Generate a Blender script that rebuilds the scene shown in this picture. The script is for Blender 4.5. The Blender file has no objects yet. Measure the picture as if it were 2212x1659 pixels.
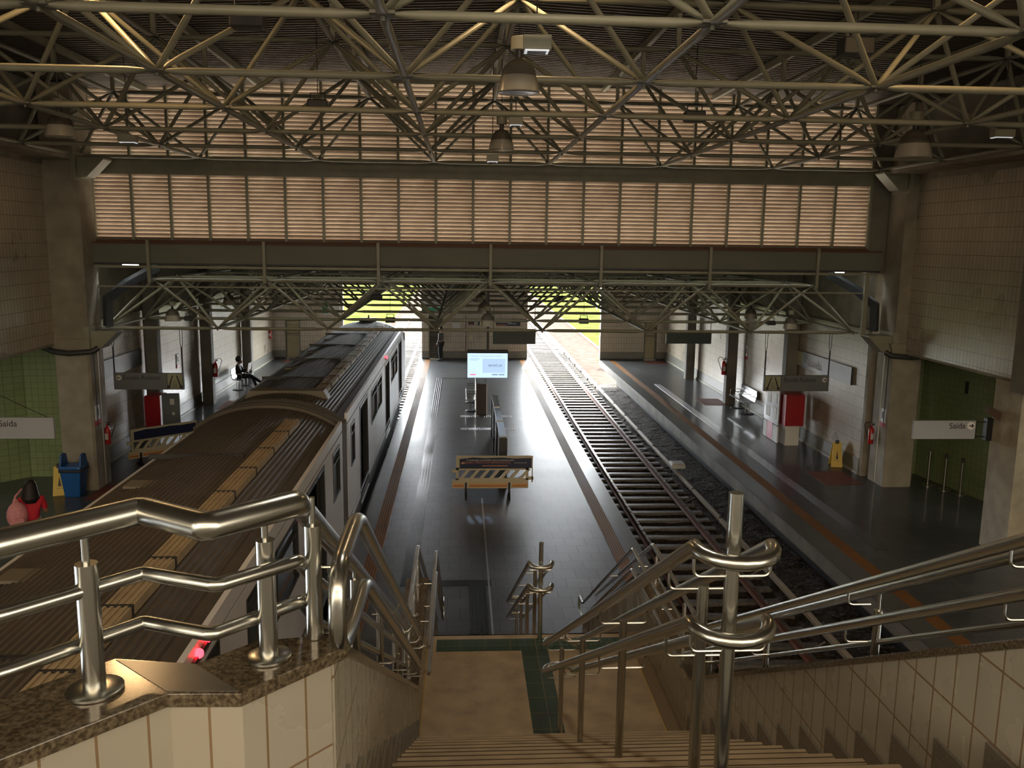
import bpy, bmesh, math, random
from mathutils import Vector, Matrix, Quaternion
random.seed(7)
PI = math.pi
scene = bpy.context.scene
COL = scene.collection
# ------------------------------------------------------------------ camera
IMG_W, IMG_H = 2212, 1659
F_PX, YAW, PITCH, ROLL = 1867.09, 0.0601, 0.1651, 0.0129
fwd = Vector((math.sin(YAW)*math.cos(PITCH), math.cos(YAW)*math.cos(PITCH), -math.sin(PITCH)))
rgt = Vector((math.cos(YAW), -math.sin(YAW), 0))
upv = rgt.cross(fwd)
r2 = rgt*math.cos(ROLL) + upv*math.sin(ROLL)
u2 = -rgt*math.sin(ROLL) + upv*math.cos(ROLL)
cd = bpy.data.cameras.new('camera')
cd.sensor_fit = 'HORIZONTAL'; cd.sensor_width = 36.0; cd.lens = 36.0*F_PX/IMG_W
cd.clip_start = 0.05; cd.clip_end = 600
cam = bpy.data.objects.new('camera', cd); COL.objects.link(cam)
mw = Matrix(((r2.x, u2.x, -fwd.x, 0), (r2.y, u2.y, -fwd.y, 0), (r2.z, u2.z, -fwd.z, 6.0), (0, 0, 0, 1)))
cam.matrix_world = mw
scene.camera = cam
# ------------------------------------------------------------------ world, sun, lights, exposure
SKY, SUN, EXPO = 28.0, 18.0, 0.5
w = bpy.data.worlds.new('world'); scene.world = w; w.use_nodes = True
nt = w.node_tree; nt.nodes.clear()
out = nt.nodes.new('ShaderNodeOutputWorld'); bg = nt.nodes.new('ShaderNodeBackground')
tc = nt.nodes.new('ShaderNodeTexCoord'); sx = nt.nodes.new('ShaderNodeSeparateXYZ')
mr = nt.nodes.new('ShaderNodeMapRange'); mr.inputs[1].default_value = -1; mr.inputs[2].default_value = 1
cr = nt.nodes.new('ShaderNodeValToRGB')
cr.color_ramp.elements[0].position = 0.30; cr.color_ramp.elements[0].color = (0.10, 0.08, 0.055, 1)
cr.color_ramp.elements[1].position = 0.70; cr.color_ramp.elements[1].color = (0.93, 0.97, 1.0, 1)
nt.links.new(tc.outputs['Generated'], sx.inputs[0]); nt.links.new(sx.outputs['Y'], mr.inputs[0])
nt.links.new(mr.outputs[0], cr.inputs[0]); nt.links.new(cr.outputs[0], bg.inputs[0])
# the sky is brightest low over the far horizon and darker overhead
er = nt.nodes.new('ShaderNodeValToRGB'); er.color_ramp.interpolation = 'EASE'
e_ = er.color_ramp.elements; e_[0].position = .0; e_[0].color = (.05, .05, .05, 1); e_[1].position = 1; e_[1].color = (.10, .10, .10, 1)
for p_, v_ in ((.49, .05), (.51, 1.0), (.72, 1.0), (.86, .16)):
    q_ = e_.new(p_); q_.color = (v_, v_, v_, 1)
mz = nt.nodes.new('ShaderNodeMapRange'); mz.inputs[1].default_value = -1; mz.inputs[2].default_value = 1
nt.links.new(sx.outputs['Z'], mz.inputs[0]); nt.links.new(mz.outputs[0], er.inputs[0])
ms = nt.nodes.new('ShaderNodeMath'); ms.operation = 'MULTIPLY'; ms.inputs[1].default_value = SKY
nt.links.new(er.outputs[0], ms.inputs[0]); nt.links.new(ms.outputs[0], bg.inputs[1])
nt.links.new(bg.outputs[0], out.inputs[0])
sd = bpy.data.lights.new('sun', 'SUN'); sd.energy = SUN; sd.angle = 0.02; sd.color = (1.0, 0.93, 0.80)
so = bpy.data.objects.new('sun', sd); COL.objects.link(so)
sun_dir = Vector((-0.16, -1.0, -1.05)).normalized()
so.rotation_euler = sun_dir.to_track_quat('-Z', 'Y').to_euler()
def area(name, loc, direction, sx_, sy_, power, col=(1, 1, 1), portal=False):
    d = bpy.data.lights.new(name, 'AREA'); d.shape = 'RECTANGLE'; d.size = sx_; d.size_y = sy_
    d.energy = power; d.color = col
    if portal: d.cycles.is_portal = True
    o = bpy.data.objects.new(name, d); COL.objects.link(o); o.location = loc
    o.rotation_euler = Vector(direction).to_track_quat('-Z', 'Z' if abs(direction[2]) < .9 else 'Y').to_euler()
    return o
XC = 0.73
# unseen fill lights added behind the viewer, standing in for daylight from the rear
area('mezzanine_daylight', (-5.5, -5.0, 7.2), (0.35, 1, -0.12), 5.0, 2.2, 32, (1.0, 0.94, 0.82))
area('mezzanine_daylight', (5.5, -5.0, 7.2), (-0.25, 1, -0.10), 5.0, 2.2, 35, (1.0, 0.92, 0.78))
area('clerestory_daylight', (.7, -4.5, 9.15), (0, 1, -.10), 15, .7, 290, (1.0, 0.74, 0.48))  # added warm strip, unseen, lights the tops of the truss tubes
# two warm lamps of the hall, above the picture
area('hall_lamp', (-4.2, 10.6, 9.3), (0, -.1, -1), .45, .45, 45, (1.0, 0.60, 0.26))
area('hall_lamp', (.8, 10.8, 9.3), (0, -.1, -1), .45, .45, 22, (1.0, 0.66, 0.34))
area('hall_lamp', (5.6, 9.4, 9.3), (0, -.1, -1), .45, .45, 22, (1.0, 0.62, 0.28))
area('stair_lamp', (.9, 5.2, 9.3), (0, 0, -1), .5, .5, 34, (1.0, 0.86, 0.66))  # unseen light added above the stairs to brighten landing and steps
# unseen lights added under the recess ceilings to brighten the green walls
area('recess_lamp', (-11.2, 17.0, 3.42), (0, .1, -1), .3, 2.4, 30, (1.0, 0.96, 0.84))
area('recess_lamp', (12.0, 15.0, 3.32), (0, .1, -1), .3, 2.4, 20, (1.0, 0.96, 0.84))
scene.view_settings.view_transform = 'Standard'; scene.view_settings.look = 'None'
scene.view_settings.exposure = EXPO; scene.view_settings.gamma = 1; scene.view_settings.use_curve_mapping = False
cy = scene.cycles
cy.max_bounces = 7; cy.diffuse_bounces = 4; cy.glossy_bounces = 4; cy.transmission_bounces = 4
cy.transparent_max_bounces = 6; cy.use_denoising = True
cy.caustics_reflective = False; cy.caustics_refractive = False; cy.sample_clamp_indirect = 6

# ------------------------------------------------------------------ materials
MATS = {}
def mat(name, col, rough=.6, metal=0.0, noise=0.0, nscale=6.0, bump=0.0, bscale=30.0, spec=.5, trans=0.0, emis=None, estr=0.0, coat=0.0):
    if name in MATS: return MATS[name]
    m = bpy.data.materials.new(name); m.use_nodes = True; n = m.node_tree; b = n.nodes['Principled BSDF']
    b.inputs['Base Color'].default_value = (*col, 1); b.inputs['Roughness'].default_value = rough
    b.inputs['Metallic'].default_value = metal; b.inputs['Specular IOR Level'].default_value = spec
    b.inputs['Coat Weight'].default_value = coat
    if trans: b.inputs['Transmission Weight'].default_value = trans
    if emis: b.inputs['Emission Color'].default_value = (*emis, 1); b.inputs['Emission Strength'].default_value = estr
    t = n.nodes.new('ShaderNodeTexCoord'); nz = n.nodes.new('ShaderNodeTexNoise')
    nz.inputs['Scale'].default_value = nscale; nz.inputs['Detail'].default_value = 5
    n.links.new(t.outputs['Object'], nz.inputs['Vector'])
    if noise:
        r = n.nodes.new('ShaderNodeValToRGB')
        a = [max(0, c*(1-noise)) for c in col]; z = [min(1, c*(1+noise)) for c in col]
        r.color_ramp.elements[0].position = .3; r.color_ramp.elements[0].color = (*a, 1)
        r.color_ramp.elements[1].position = .7; r.color_ramp.elements[1].color = (*z, 1)
        n.links.new(nz.outputs[0], r.inputs[0]); n.links.new(r.outputs[0], b.inputs['Base Color'])
    else:
        mr_ = n.nodes.new('ShaderNodeMapRange'); mr_.inputs[3].default_value = max(.02, rough-.05); mr_.inputs[4].default_value = min(1, rough+.05)
        n.links.new(nz.outputs[0], mr_.inputs[0]); n.links.new(mr_.outputs[0], b.inputs['Roughness'])
    if bump:
        n2 = n.nodes.new('ShaderNodeTexNoise'); n2.inputs['Scale'].default_value = bscale
        bp = n.nodes.new('ShaderNodeBump'); bp.inputs['Strength'].default_value = bump; bp.inputs['Distance'].default_value = .02
        n.links.new(t.outputs['Object'], n2.inputs['Vector']); n.links.new(n2.outputs[0], bp.inputs['Height'])
        n.links.new(bp.outputs[0], b.inputs['Normal'])
    MATS[name] = m; return m
def tilemat(name, axes, col, col2, mortar, bw, bh, msz=.004, rough=.3, offset=0.0, stain=0.25, bump=.3, rot=0.0, sscale=.8, wavy=0.0, rvar=.12):
    """tiles laid in the plane of the two given axes ('xz', 'yz', 'xy'), object space in metres"""
    if name in MATS: return MATS[name]
    m = bpy.data.materials.new(name); m.use_nodes = True; n = m.node_tree; b = n.nodes['Principled BSDF']
    t = n.nodes.new('ShaderNodeTexCoord'); s = n.nodes.new('ShaderNodeSeparateXYZ'); c = n.nodes.new('ShaderNodeCombineXYZ')
    n.links.new(t.outputs['Object'], s.inputs[0])
    if axes == 'dz':   # diagonal wall: x+y
        a = n.nodes.new('ShaderNodeMath'); a.operation = 'ADD'; n.links.new(s.outputs[0], a.inputs[0]); n.links.new(s.outputs[1], a.inputs[1])
        k = n.nodes.new('ShaderNodeMath'); k.operation = 'MULTIPLY'; k.inputs[1].default_value = .7071
        n.links.new(a.outputs[0], k.inputs[0]); n.links.new(k.outputs[0], c.inputs[0]); n.links.new(s.outputs[2], c.inputs[1])
    else:
        n.links.new(s.outputs['xyz'.index(axes[0])], c.inputs[0]); n.links.new(s.outputs['xyz'.index(axes[1])], c.inputs[1])
    br = n.nodes.new('ShaderNodeTexBrick'); br.offset = offset; br.squash = 1; br.inputs['Scale'].default_value = 1
    br.inputs['Color1'].default_value = (*col, 1); br.inputs['Color2'].default_value = (*col2, 1); br.inputs['Mortar'].default_value = (*mortar, 1)
    br.inputs['Mortar Size'].default_value = msz; br.inputs['Mortar Smooth'].default_value = .1; br.inputs['Bias'].default_value = 0
    br.inputs['Brick Width'].default_value = bw; br.inputs['Row Height'].default_value = bh
    n.links.new(c.outputs[0], br.inputs['Vector'])
    nz = n.nodes.new('ShaderNodeTexNoise'); nz.inputs['Scale'].default_value = sscale; nz.inputs['Detail'].default_value = 6
    n.links.new(t.outputs['Object'], nz.inputs['Vector'])
    mp = n.nodes.new('ShaderNodeMapRange'); mp.inputs[1].default_value = .3; mp.inputs[2].default_value = .75; mp.inputs[3].default_value = 1-stain; mp.inputs[4].default_value = 1
    n.links.new(nz.outputs[0], mp.inputs[0])
    mx = n.nodes.new('ShaderNodeMix'); mx.data_type = 'RGBA'; mx.blend_type = 'MULTIPLY'; mx.inputs[0].default_value = 1
    n.links.new(br.outputs['Color'], mx.inputs[6]); n.links.new(mp.outputs[0], mx.inputs[7]); n.links.new(mx.outputs[2], b.inputs['Base Color'])
    rr = n.nodes.new('ShaderNodeMapRange'); rr.inputs[3].default_value = max(.03, rough-rvar); rr.inputs[4].default_value = rough+rvar
    n.links.new(nz.outputs[0], rr.inputs[0]); n.links.new(rr.outputs[0], b.inputs['Roughness'])
    bp = n.nodes.new('ShaderNodeBump'); bp.inputs['Strength'].default_value = bump; bp.inputs['Distance'].default_value = .004; bp.invert = True
    n.links.new(br.outputs['Fac'], bp.inputs['Height'])
    if wavy:
        n3 = n.nodes.new('ShaderNodeTexNoise'); n3.inputs['Scale'].default_value = 9
        n.links.new(t.outputs['Object'], n3.inputs['Vector'])
        b2 = n.nodes.new('ShaderNodeBump'); b2.inputs['Strength'].default_value = wavy; b2.inputs['Distance'].default_value = .01
        n.links.new(n3.outputs[0], b2.inputs['Height']); n.links.new(b2.outputs[0], bp.inputs['Normal'])
    n.links.new(bp.outputs[0], b.inputs['Normal'])
    MATS[name] = m; return m
def speckle(name, base, dots, rough=.15, scale=160):
    if name in MATS: return MATS[name]
    m = bpy.data.materials.new(name); m.use_nodes = True; n = m.node_tree; b = n.nodes['Principled BSDF']
    t = n.nodes.new('ShaderNodeTexCoord'); nz = n.nodes.new('ShaderNodeTexNoise'); nz.inputs['Scale'].default_value = scale; nz.inputs['Detail'].default_value = 4
    n.links.new(t.outputs['Object'], nz.inputs['Vector'])
    r = n.nodes.new('ShaderNodeValToRGB'); r.color_ramp.elements[0].position = .38; r.color_ramp.elements[0].color = (*base, 1)
    r.color_ramp.elements[1].position = .68; r.color_ramp.elements[1].color = (*dots, 1)
    n.links.new(nz.outputs[0], r.inputs[0]); n.links.new(r.outputs[0], b.inputs['Base Color']); b.inputs['Roughness'].default_value = rough
    MATS[name] = m; return m
STEEL = mat('stainless', (.56, .57, .54), .25, 1.0)
STEEL2 = mat('stainless_dull', (.45, .44, .41), .32, 1.0)
TRUSS = mat('truss_paint', (.29, .285, .215), .42, 0, noise=.12, nscale=3)
DARKP = mat('dark_metal', (.035, .036, .036), .45)
BLACK = mat('black_plastic', (.015, .015, .017), .4)
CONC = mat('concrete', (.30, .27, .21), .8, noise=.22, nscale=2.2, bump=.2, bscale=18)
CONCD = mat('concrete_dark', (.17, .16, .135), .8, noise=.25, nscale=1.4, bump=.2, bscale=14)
FASCIA = mat('fascia_paint', (.155, .16, .125), .6, noise=.1, nscale=1)
ROOFM = mat('roof_sheet', (.13, .11, .085), .45, .3, noise=.12, nscale=.6)
GRAN = speckle('granite_cap', (.055, .042, .026), (.17, .14, .095), .14, 90)
GRANM = speckle('granite_skirt', (.14, .13, .11), (.22, .205, .175), .4, 120)
BEIGE = mat('stair_granite', (.46, .37, .25), .42, noise=.22, nscale=5)
WTY = tilemat('white_tile_y', 'yz', (.62, .55, .43), (.55, .48, .37), (.22, .18, .13), .13, .29, .006, .30, stain=.35, sscale=.5)
WTX = tilemat('white_tile_x', 'xz', (.62, .56, .45), (.56, .50, .40), (.24, .2, .15), .13, .29, .006, .30, stain=.2, sscale=.5)
STY = tilemat('stair_tile_y', 'yz', (.48, .46, .39), (.44, .42, .36), (.25, .18, .11), .13, .27, .0045, .28, stain=.12, sscale=3)
STD = tilemat('stair_tile_d', 'dz', (.43, .41, .35), (.40, .38, .32), (.24, .17, .10), .118, .26, .0035, .28, stain=.10, sscale=3)
STX = tilemat('stair_tile_x', 'xz', (.43, .41, .35), (.40, .38, .32), (.24, .17, .10), .118, .26, .0035, .28, stain=.10, sscale=3)
GTX = tilemat('green_tile', 'xz', (.27, .34, .16), (.25, .31, .15), (.13, .17, .07), .16, .16, .005, .35, stain=.15)
GTY = tilemat('green_tile_y', 'yz', (.24, .29, .14), (.22, .27, .13), (.13, .17, .07), .16, .16, .005, .35, stain=.15)
FLT = tilemat('floor_tile', 'xy', (.10, .105, .11), (.08, .085, .09), (.03, .03, .03), .42, .42, .006, .38, offset=.5, stain=.3, bump=.15, sscale=.9, wavy=.03, rvar=.06)
FLS = mat('floor_border', (.11, .112, .108), .33, noise=.1, nscale=2)
def nospec(m, v):
    m.node_tree.nodes['Principled BSDF'].inputs['Specular IOR Level'].default_value = v
pb = FLT.node_tree.nodes['Principled BSDF']; pb.inputs['Coat Weight'].default_value = .30; pb.inputs['Coat Roughness'].default_value = .07; pb.inputs['Specular IOR Level'].default_value = .22
OCH = tilemat('ochre_tactile', 'xy', (.56, .25, .06), (.50, .22, .05), (.16, .08, .03), .05, .05, .012, .62, stain=.3, bump=1.0)
GUIDE = tilemat('guide_tactile', 'xy', (.05, .055, .055), (.045, .05, .05), (.012, .014, .014), .07, .4, .016, .22, stain=.3, bump=1.0)
nospec(OCH, .12)
GREENT = tilemat('green_tactile', 'xy', (.04, .085, .06), (.035, .078, .055), (.22, .17, .09), .25, .25, .004, .45, stain=.2)
REDM = tilemat('red_mat', 'xy', (.22, .055, .03), (.20, .05, .03), (.10, .03, .02), .1, .1, .004, .6, stain=.3)
RED = mat('red_paint', (.33, .012, .018), .35)
REDX = mat('red_ext', (.42, .015, .012), .28)
WHITE = mat('white_paint', (.72, .72, .70), .35)
GREYP = mat('grey_panel', (.16, .175, .185), .35)
CREAM = mat('cream_plastic', (.62, .55, .38), .45)
YEL = mat('yellow_plastic', (.62, .42, .03), .4)
BLUE = mat('blue_plastic', (.012, .09, .30), .35)
NAVY = mat('navy_print', (.012, .02, .06), .4)
ORNG = mat('orange_print', (.55, .20, .05), .45)
GRN = mat('green_paint', (.02, .30, .12), .4)
GLASSD = mat('train_glass', (.04, .06, .045), .06, 0, spec=.8)
SKIN = mat('skin', (.30, .16, .10), .5)
HAIR = mat('hair', (.012, .01, .009), .6)

# ------------------------------------------------------------------ mesh helpers
class MB:
    def __init__(s): s.v = []; s.f = []; s.m = []; s.mats = []
    def _mi(s, m):
        if m is None: return 0
        if m not in s.mats: s.mats.append(m)
        return s.mats.index(m)
    def add(s, vs, fs, m=None):
        k = len(s.v); s.v += [tuple(v) for v in vs]; mi = s._mi(m)
        for f in fs: s.f.append([i+k for i in f]); s.m.append(mi)
        return s
    def box(s, x0, x1, y0, y1, z0, z1, m=None):
        vs = [(x, y, z) for z in (z0, z1) for y in (y0, y1) for x in (x0, x1)]
        s.add(vs, [(0, 2, 3, 1), (4, 5, 7, 6), (0, 1, 5, 4), (2, 6, 7, 3), (0, 4, 6, 2), (1, 3, 7, 5)], m); return s
    def obox(s, c, ax, ay, az, m=None):
        c = Vector(c); ax = Vector(ax); ay = Vector(ay); az = Vector(az)
        vs = [c+ax*i+ay*j+az*k for k in (-1, 1) for j in (-1, 1) for i in (-1, 1)]
        s.add(vs, [(0, 2, 3, 1), (4, 5, 7, 6), (0, 1, 5, 4), (2, 6, 7, 3), (0, 4, 6, 2), (1, 3, 7, 5)], m); return s
    def prism(s, poly, axis, a, b, m=None):
        """poly: 2-D points, extruded along axis ('x','y','z') from a to b"""
        def P(p, t):
            return {'x': (t, p[0], p[1]), 'y': (p[0], t, p[1]), 'z': (p[0], p[1], t)}[axis]
        n = len(poly); vs = [P(p, a) for p in poly]+[P(p, b) for p in poly]
        s.add(vs, [list(range(n))[::-1], list(range(n, 2*n))]+[(i, (i+1) % n, n+(i+1) % n, n+i) for i in range(n)], m); return s
    def tube(s, pts, r, n=12, caps=True, closed=False, m=None):
        pts = [Vector(p) for p in pts]; N = len(pts)
        rr = r if isinstance(r, (list, tuple)) else [r]*N
        rings = []; prev = None
        for i, p in enumerate(pts):
            if closed: t = (pts[(i+1) % N]-pts[i-1])
            elif i == 0: t = pts[1]-p
            elif i == N-1: t = p-pts[i-1]
            else: t = (pts[i+1]-p).normalized()+(p-pts[i-1]).normalized()
            t.normalize()
            if prev is None:
                a = Vector((0, 0, 1)) if abs(t.z) < .9 else Vector((1, 0, 0)); u = t.cross(a).normalized()
            else:
                u = (prev-t*prev.dot(t)).normalized()
            prev = u; w_ = t.cross(u)
            sc = 1.0
            if 0 < i < N-1 and not closed:
                d1 = (p-pts[i-1]).normalized(); c = max(.5, math.sqrt((1+d1.dot((pts[i+1]-p).normalized()))/2)); sc = 1/c
                ax = ((pts[i+1]-p).normalized()-d1)
                if ax.length > 1e-4:
                    ax.normalize()
                    rings.append([p+(lambda o: o+ax*o.dot(ax)*(sc-1))(u*math.cos(2*PI*k/n)*rr[i]+w_*math.sin(2*PI*k/n)*rr[i]) for k in range(n)]); continue
            rings.append([p+u*math.cos(2*PI*k/n)*rr[i]+w_*math.sin(2*PI*k/n)*rr[i] for k in range(n)])
        vs = [v for rg in rings for v in rg]; fs = []
        for i in range(N if closed else N-1):
            j = (i+1) % N
            for k in range(n): fs.append((i*n+k, i*n+(k+1) % n, j*n+(k+1) % n, j*n+k))
        if caps and not closed: fs.append(list(range(n))[::-1]); fs.append([(N-1)*n+k for k in range(n)])
        s.add(vs, fs, m); return s
    def lathe(s, prof, c=(0, 0, 0), n=20, m=None):
        """prof: (radius, z) pairs"""
        vs = []; fs = []
        for (r, z) in prof:
            for k in range(n): vs.append((c[0]+r*math.cos(2*PI*k/n), c[1]+r*math.sin(2*PI*k/n), c[2]+z))
        for i in range(len(prof)-1):
            for k in range(n): fs.append((i*n+k, i*n+(k+1) % n, (i+1)*n+(k+1) % n, (i+1)*n+k))
        if prof[0][0] > 1e-4: fs.append(list(range(n))[::-1])
        if prof[-1][0] > 1e-4: fs.append([(len(prof)-1)*n+k for k in range(n)])
        s.add(vs, fs, m); return s
    def ball(s, c, r, n=12, m=None):
        prof = [(math.sin(PI*i/8)*1.0+1e-5, -math.cos(PI*i/8)) for i in range(9)]
        if not isinstance(r, (tuple, list)): r = (r, r, r)
        k = len(s.v); s.lathe(prof, (0, 0, 0), n, m)
        for i in range(k, len(s.v)):
            x, y, z = s.v[i]; s.v[i] = (c[0]+x*r[0], c[1]+y*r[1], c[2]+z*r[2])
        return s
    def build(s, name, m=None, parent=None, smooth=False, bevel=0.0, loc=None):
        me = bpy.data.meshes.new(name); me.from_pydata(s.v, [], s.f)
        if s.mats and m is not None and m not in s.mats: pass
        ms = s.mats if s.mats else [m]
        for q in ms: me.materials.append(q)
        if s.mats and len(s.mats) > 1:
            for p, k in zip(me.polygons, s.m): p.material_index = k
        me.validate(); me.update()
        bm = bmesh.new(); bm.from_mesh(me); bmesh.ops.recalc_face_normals(bm, faces=bm.faces); bm.to_mesh(me); bm.free()
        o = bpy.data.objects.new(name, me); COL.objects.link(o)
        if smooth:
            for p in me.polygons: p.use_smooth = True
            try: me.set_sharp_from_angle(angle=math.radians(38))
            except Exception: pass
        if bevel:
            bv = o.modifiers.new('bevel', 'BEVEL'); bv.width = bevel; bv.segments = 2; bv.limit_method = 'ANGLE'
        if loc is not None: o.location = loc
        if parent is not None: o.parent = parent
        return o
def tag(o, label=None, cat=None, group=None, kind=None):
    if label: o['label'] = label
    if cat: o['category'] = cat
    if group: o['group'] = group
    if kind: o['kind'] = kind
    return o
def thing(name, label, cat, loc=(0, 0, 0), rz=0.0, group=None):
    o = bpy.data.objects.new(name, None); COL.objects.link(o); o.location = loc; o.rotation_euler = (0, 0, rz); o.empty_display_size = .1
    return tag(o, label, cat, group)
def struct(o, label=None, cat=None):
    o['kind'] = 'structure'
    return tag(o, label, cat)
def copy_tree(o, parent=None):
    c = o.copy(); COL.objects.link(c); c.parent = parent
    for ch in list(o.children): copy_tree(ch, c)
    return c
def place(o, loc, rz=0.0, label=None, group=None):
    o.location = loc; o.rotation_euler = (0, 0, rz)
    if label: o['label'] = label
    if group: o['group'] = group
    return o
def text(body, size, m, parent, loc, rot, name='lettering', extrude=.001, align='LEFT', scalex=1.0):
    c = bpy.data.curves.new(name, 'FONT'); c.body = body; c.size = size; c.extrude = extrude; c.align_x = align
    c.materials.append(m); o = bpy.data.objects.new(name, c); COL.objects.link(o)
    dg = bpy.context.evaluated_depsgraph_get(); me = bpy.data.meshes.new_from_object(o.evaluated_get(dg)); bpy.data.objects.remove(o)
    o = bpy.data.objects.new(name, me); COL.objects.link(o)
    o.location = loc; o.rotation_euler = rot; o.scale = (scalex, 1, 1); o.parent = parent
    return o
FACE = (PI/2, 0, 0)      # text upright, facing -y (the viewer)
def arc(c, r, a0, a1, n, plane='xz'):
    P = []
    for i in range(n+1):
        a = a0+(a1-a0)*i/n; u, v = r*math.cos(a), r*math.sin(a)
        P.append({'xz': (c[0]+u, c[1], c[2]+v), 'xy': (c[0]+u, c[1]+v, c[2]), 'yz': (c[0], c[1]+u, c[2]+v)}[plane])
    return P

# ================================================================== STRUCTURE
LXA, LXB = XC-10.5*.8927-.03, XC+10.5*.8927+.03
YE = 43.5                                    # far end wall
XL, XR = -9.35, 10.75                        # side walls
IL, IR = -2.08, 3.58                         # island platform edges
PL, PR = -5.62, 7.10                         # side platform edges
# ---- platforms
def platform(name, x0, x1, y0, y1, label):
    b = MB(); b.box(x0, x1, y0, y1, -.02, 0, FLT); b.box(x0+.95 if x0 in (IL, PR) else x0, x1-.95 if x1 in (IR, PL) else x1, y0, y1, -1.6, -.32, MATS['dark_metal']); b.box(x0+.004, x1-.004, y0, y1, -.32, -.02, CONCD)  # near-black core: shade under the lip is put into the colour
    return struct(b.build(name), label, 'platform floor')
platform('floor', IL, IR, 3.0, YE+.3, 'dark polished tile floor of the island platform between the tracks')
platform('floor', PR, 15.5, 0, YE+.3, 'dark polished tile floor of the right-hand side platform')
platform('floor', -15.5, PL, 0, YE+.3, 'dark polished tile floor of the left-hand side platform')
def strip(name, x0, x1, y0, y1, m, label, z=0.0, h=.004, cat='paving strip', group=None):
    o = MB().box(x0, x1, y0, y1, z, z+h, m).build(name); return tag(o, label, cat, group)
strip('border_strip', IR-.36, IR, 8, YE, FLS, 'smooth grey border strip along the right edge of the island platform')
strip('border_strip', IL, IL+.30, 8, YE, FLS, 'smooth grey border strip along the left edge of the island platform')
strip('border_strip', PR, PR+.45, 4, YE, FLS, 'smooth grey border strip along the edge of the right side platform')
strip('border_strip', PL-.45, PL, 4, YE, FLS, 'smooth grey border strip along the edge of the left side platform')
strip('tactile_strip', IR-.62, IR-.36, 8, YE, OCH, 'ochre ribbed tactile strip along the right side of the island platform')
strip('tactile_strip', IL+.30, IL+.56, 8, YE, OCH, 'ochre ribbed tactile strip along the left side of the island platform, by the train')
strip('tactile_strip', PR+.45, PR+.72, 4, YE, OCH, 'ochre tactile strip on the right side platform')
strip('tactile_strip', PL-.72, PL-.45, 4, YE, OCH, 'ochre tactile strip on the left side platform')
strip('guide_strip', -1.05, -.78, 14.4, 37.5, GUIDE, 'dark ribbed guide strip on the left half of the island platform')
strip('guide_strip', 8.25, 8.52, 16, 36, GUIDE, 'dark ribbed guide strip along the right side platform')
strip('guide_strip', -.78, .55, 14.4, 14.66, GUIDE, 'dark ribbed guide strip crossing the island platform near the stairs')
strip('guide_strip', .15, .45, 12.2, 14.4, GUIDE, 'dark ribbed guide strip leading from the stairs up the island platform')
strip('guide_strip', -.78, .3, 37.3, 37.55, GUIDE, 'pale ribbed cross strip at the far end of the island platform')
for q, (yy) in enumerate((27.0, 29.0)):
    strip('guide_strip', .0, 1.75, yy, yy+.32, GUIDE, ['ribbed cross strip under the near end of the island benches', 'ribbed cross strip under the middle of the island benches'][q])
tag(MB().box(.49, .525, 12.4, 19.6, 0, .006, STEEL2).build('drain_channel'), 'thin metal joint line running up the middle of the island platform', 'metal strip')
strip('floor_mat', 9.2, 10.2, 20.6, 21.9, REDM, 'reddish square floor marking by the near right column', cat='floor marking')
strip('floor_mat', 9.1, 10.0, 31.2, 32.6, REDM, 'reddish square floor marking beside the steel bench', cat='floor marking')
strip('floor_mat', 9.3, 10.3, 42.2, 43.1, REDM, 'red floor marking in front of the far right louvred door', cat='floor marking')
strip('floor_mat', -8.6, -7.4, 19.6, 20.9, REDM, 'reddish square floor marking near the blue litter bin', cat='floor marking')
strip('floor_mat', -8.6, -7.5, 30.4, 32.0, REDM, 'reddish square floor marking by the second left column', cat='floor marking')
strip('floor_mat', -8.7, -7.6, 42.2, 43.1, REDM, 'red floor marking in front of the far left louvred door', cat='floor marking')
# ---- side walls of the lower hall
def sidewall(name, x, inward, label):
    b = MB()
    x0, x1 = (x-.3, x) if inward > 0 else (x, x+.3)
    b.box(x0, x1, 21.6, YE+.3, .42, 3.85, WTY); b.box(x0, x1, 21.6, YE+.3, 3.85, 5.55, CONC)
    e = inward*.02
    b.box(min(x, x+e), max(x, x+e), 21.6, YE, .06, .42, mat('grey_wainscot', (.20, .195, .165), .4, noise=.1))
    b.box(min(x, x+e*2.5), max(x, x+e*2.5), 21.6, YE, 0, .075, mat('skirting', (.34, .33, .26), .5))
    b.box(min(x, x+e*3), max(x, x+e*3), 21.6, YE, 3.83, 3.88, CONCD)
    return struct(b.build(name), label, 'wall')
sidewall('wall_left', XL, 1, 'white tiled side wall of the left platform')
XW = 10.5
struct(MB().box(XW, XR+.4, 21.44, 21.6, 0, 5.6, CONC).build('wall_right'), 'short return wall behind the right big column', 'wall')
struct(MB().box(-9.7, XL, 21.44, 21.6, 0, 5.6, CONC).build('wall_left'), 'short return wall behind the left big column', 'wall')
sidewall('wall_right', XW, -1, 'white tiled side wall of the right platform')
# ---- upper hall tiled walls
b = MB().box(XL-.3, XL, -3, 21.0, 3.52, 7.55, WTY).box(XL-.32, XL+.02, -3, 21.0, 7.55, 7.80, CONC).box(XL-.3, XL-.0, -3, 21.0, 3.46, 3.52, CONC)
b.box(XL-.3, XL-.05, -3, 21.6, 7.8, 9.4, CONCD)
struct(b.build('wall_left'), 'upper white tiled wall on the left above the green recess', 'wall')
b = MB().box(XR+.1, XR+.4, -3, 21.3, 3.42, 7.52, WTY).box(XR+.08, XR+.42, -3, 21.3, 7.52, 7.78, CONC).box(XR+.1, XR+.4, -3, 21.3, 3.36, 3.42, CONC)
b.box(XR+.15, XR+.4, -3, 21.6, 7.78, 9.4, CONCD)
struct(b.build('wall_right'), 'upper white tiled wall on the right above the green recess', 'wall')
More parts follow.
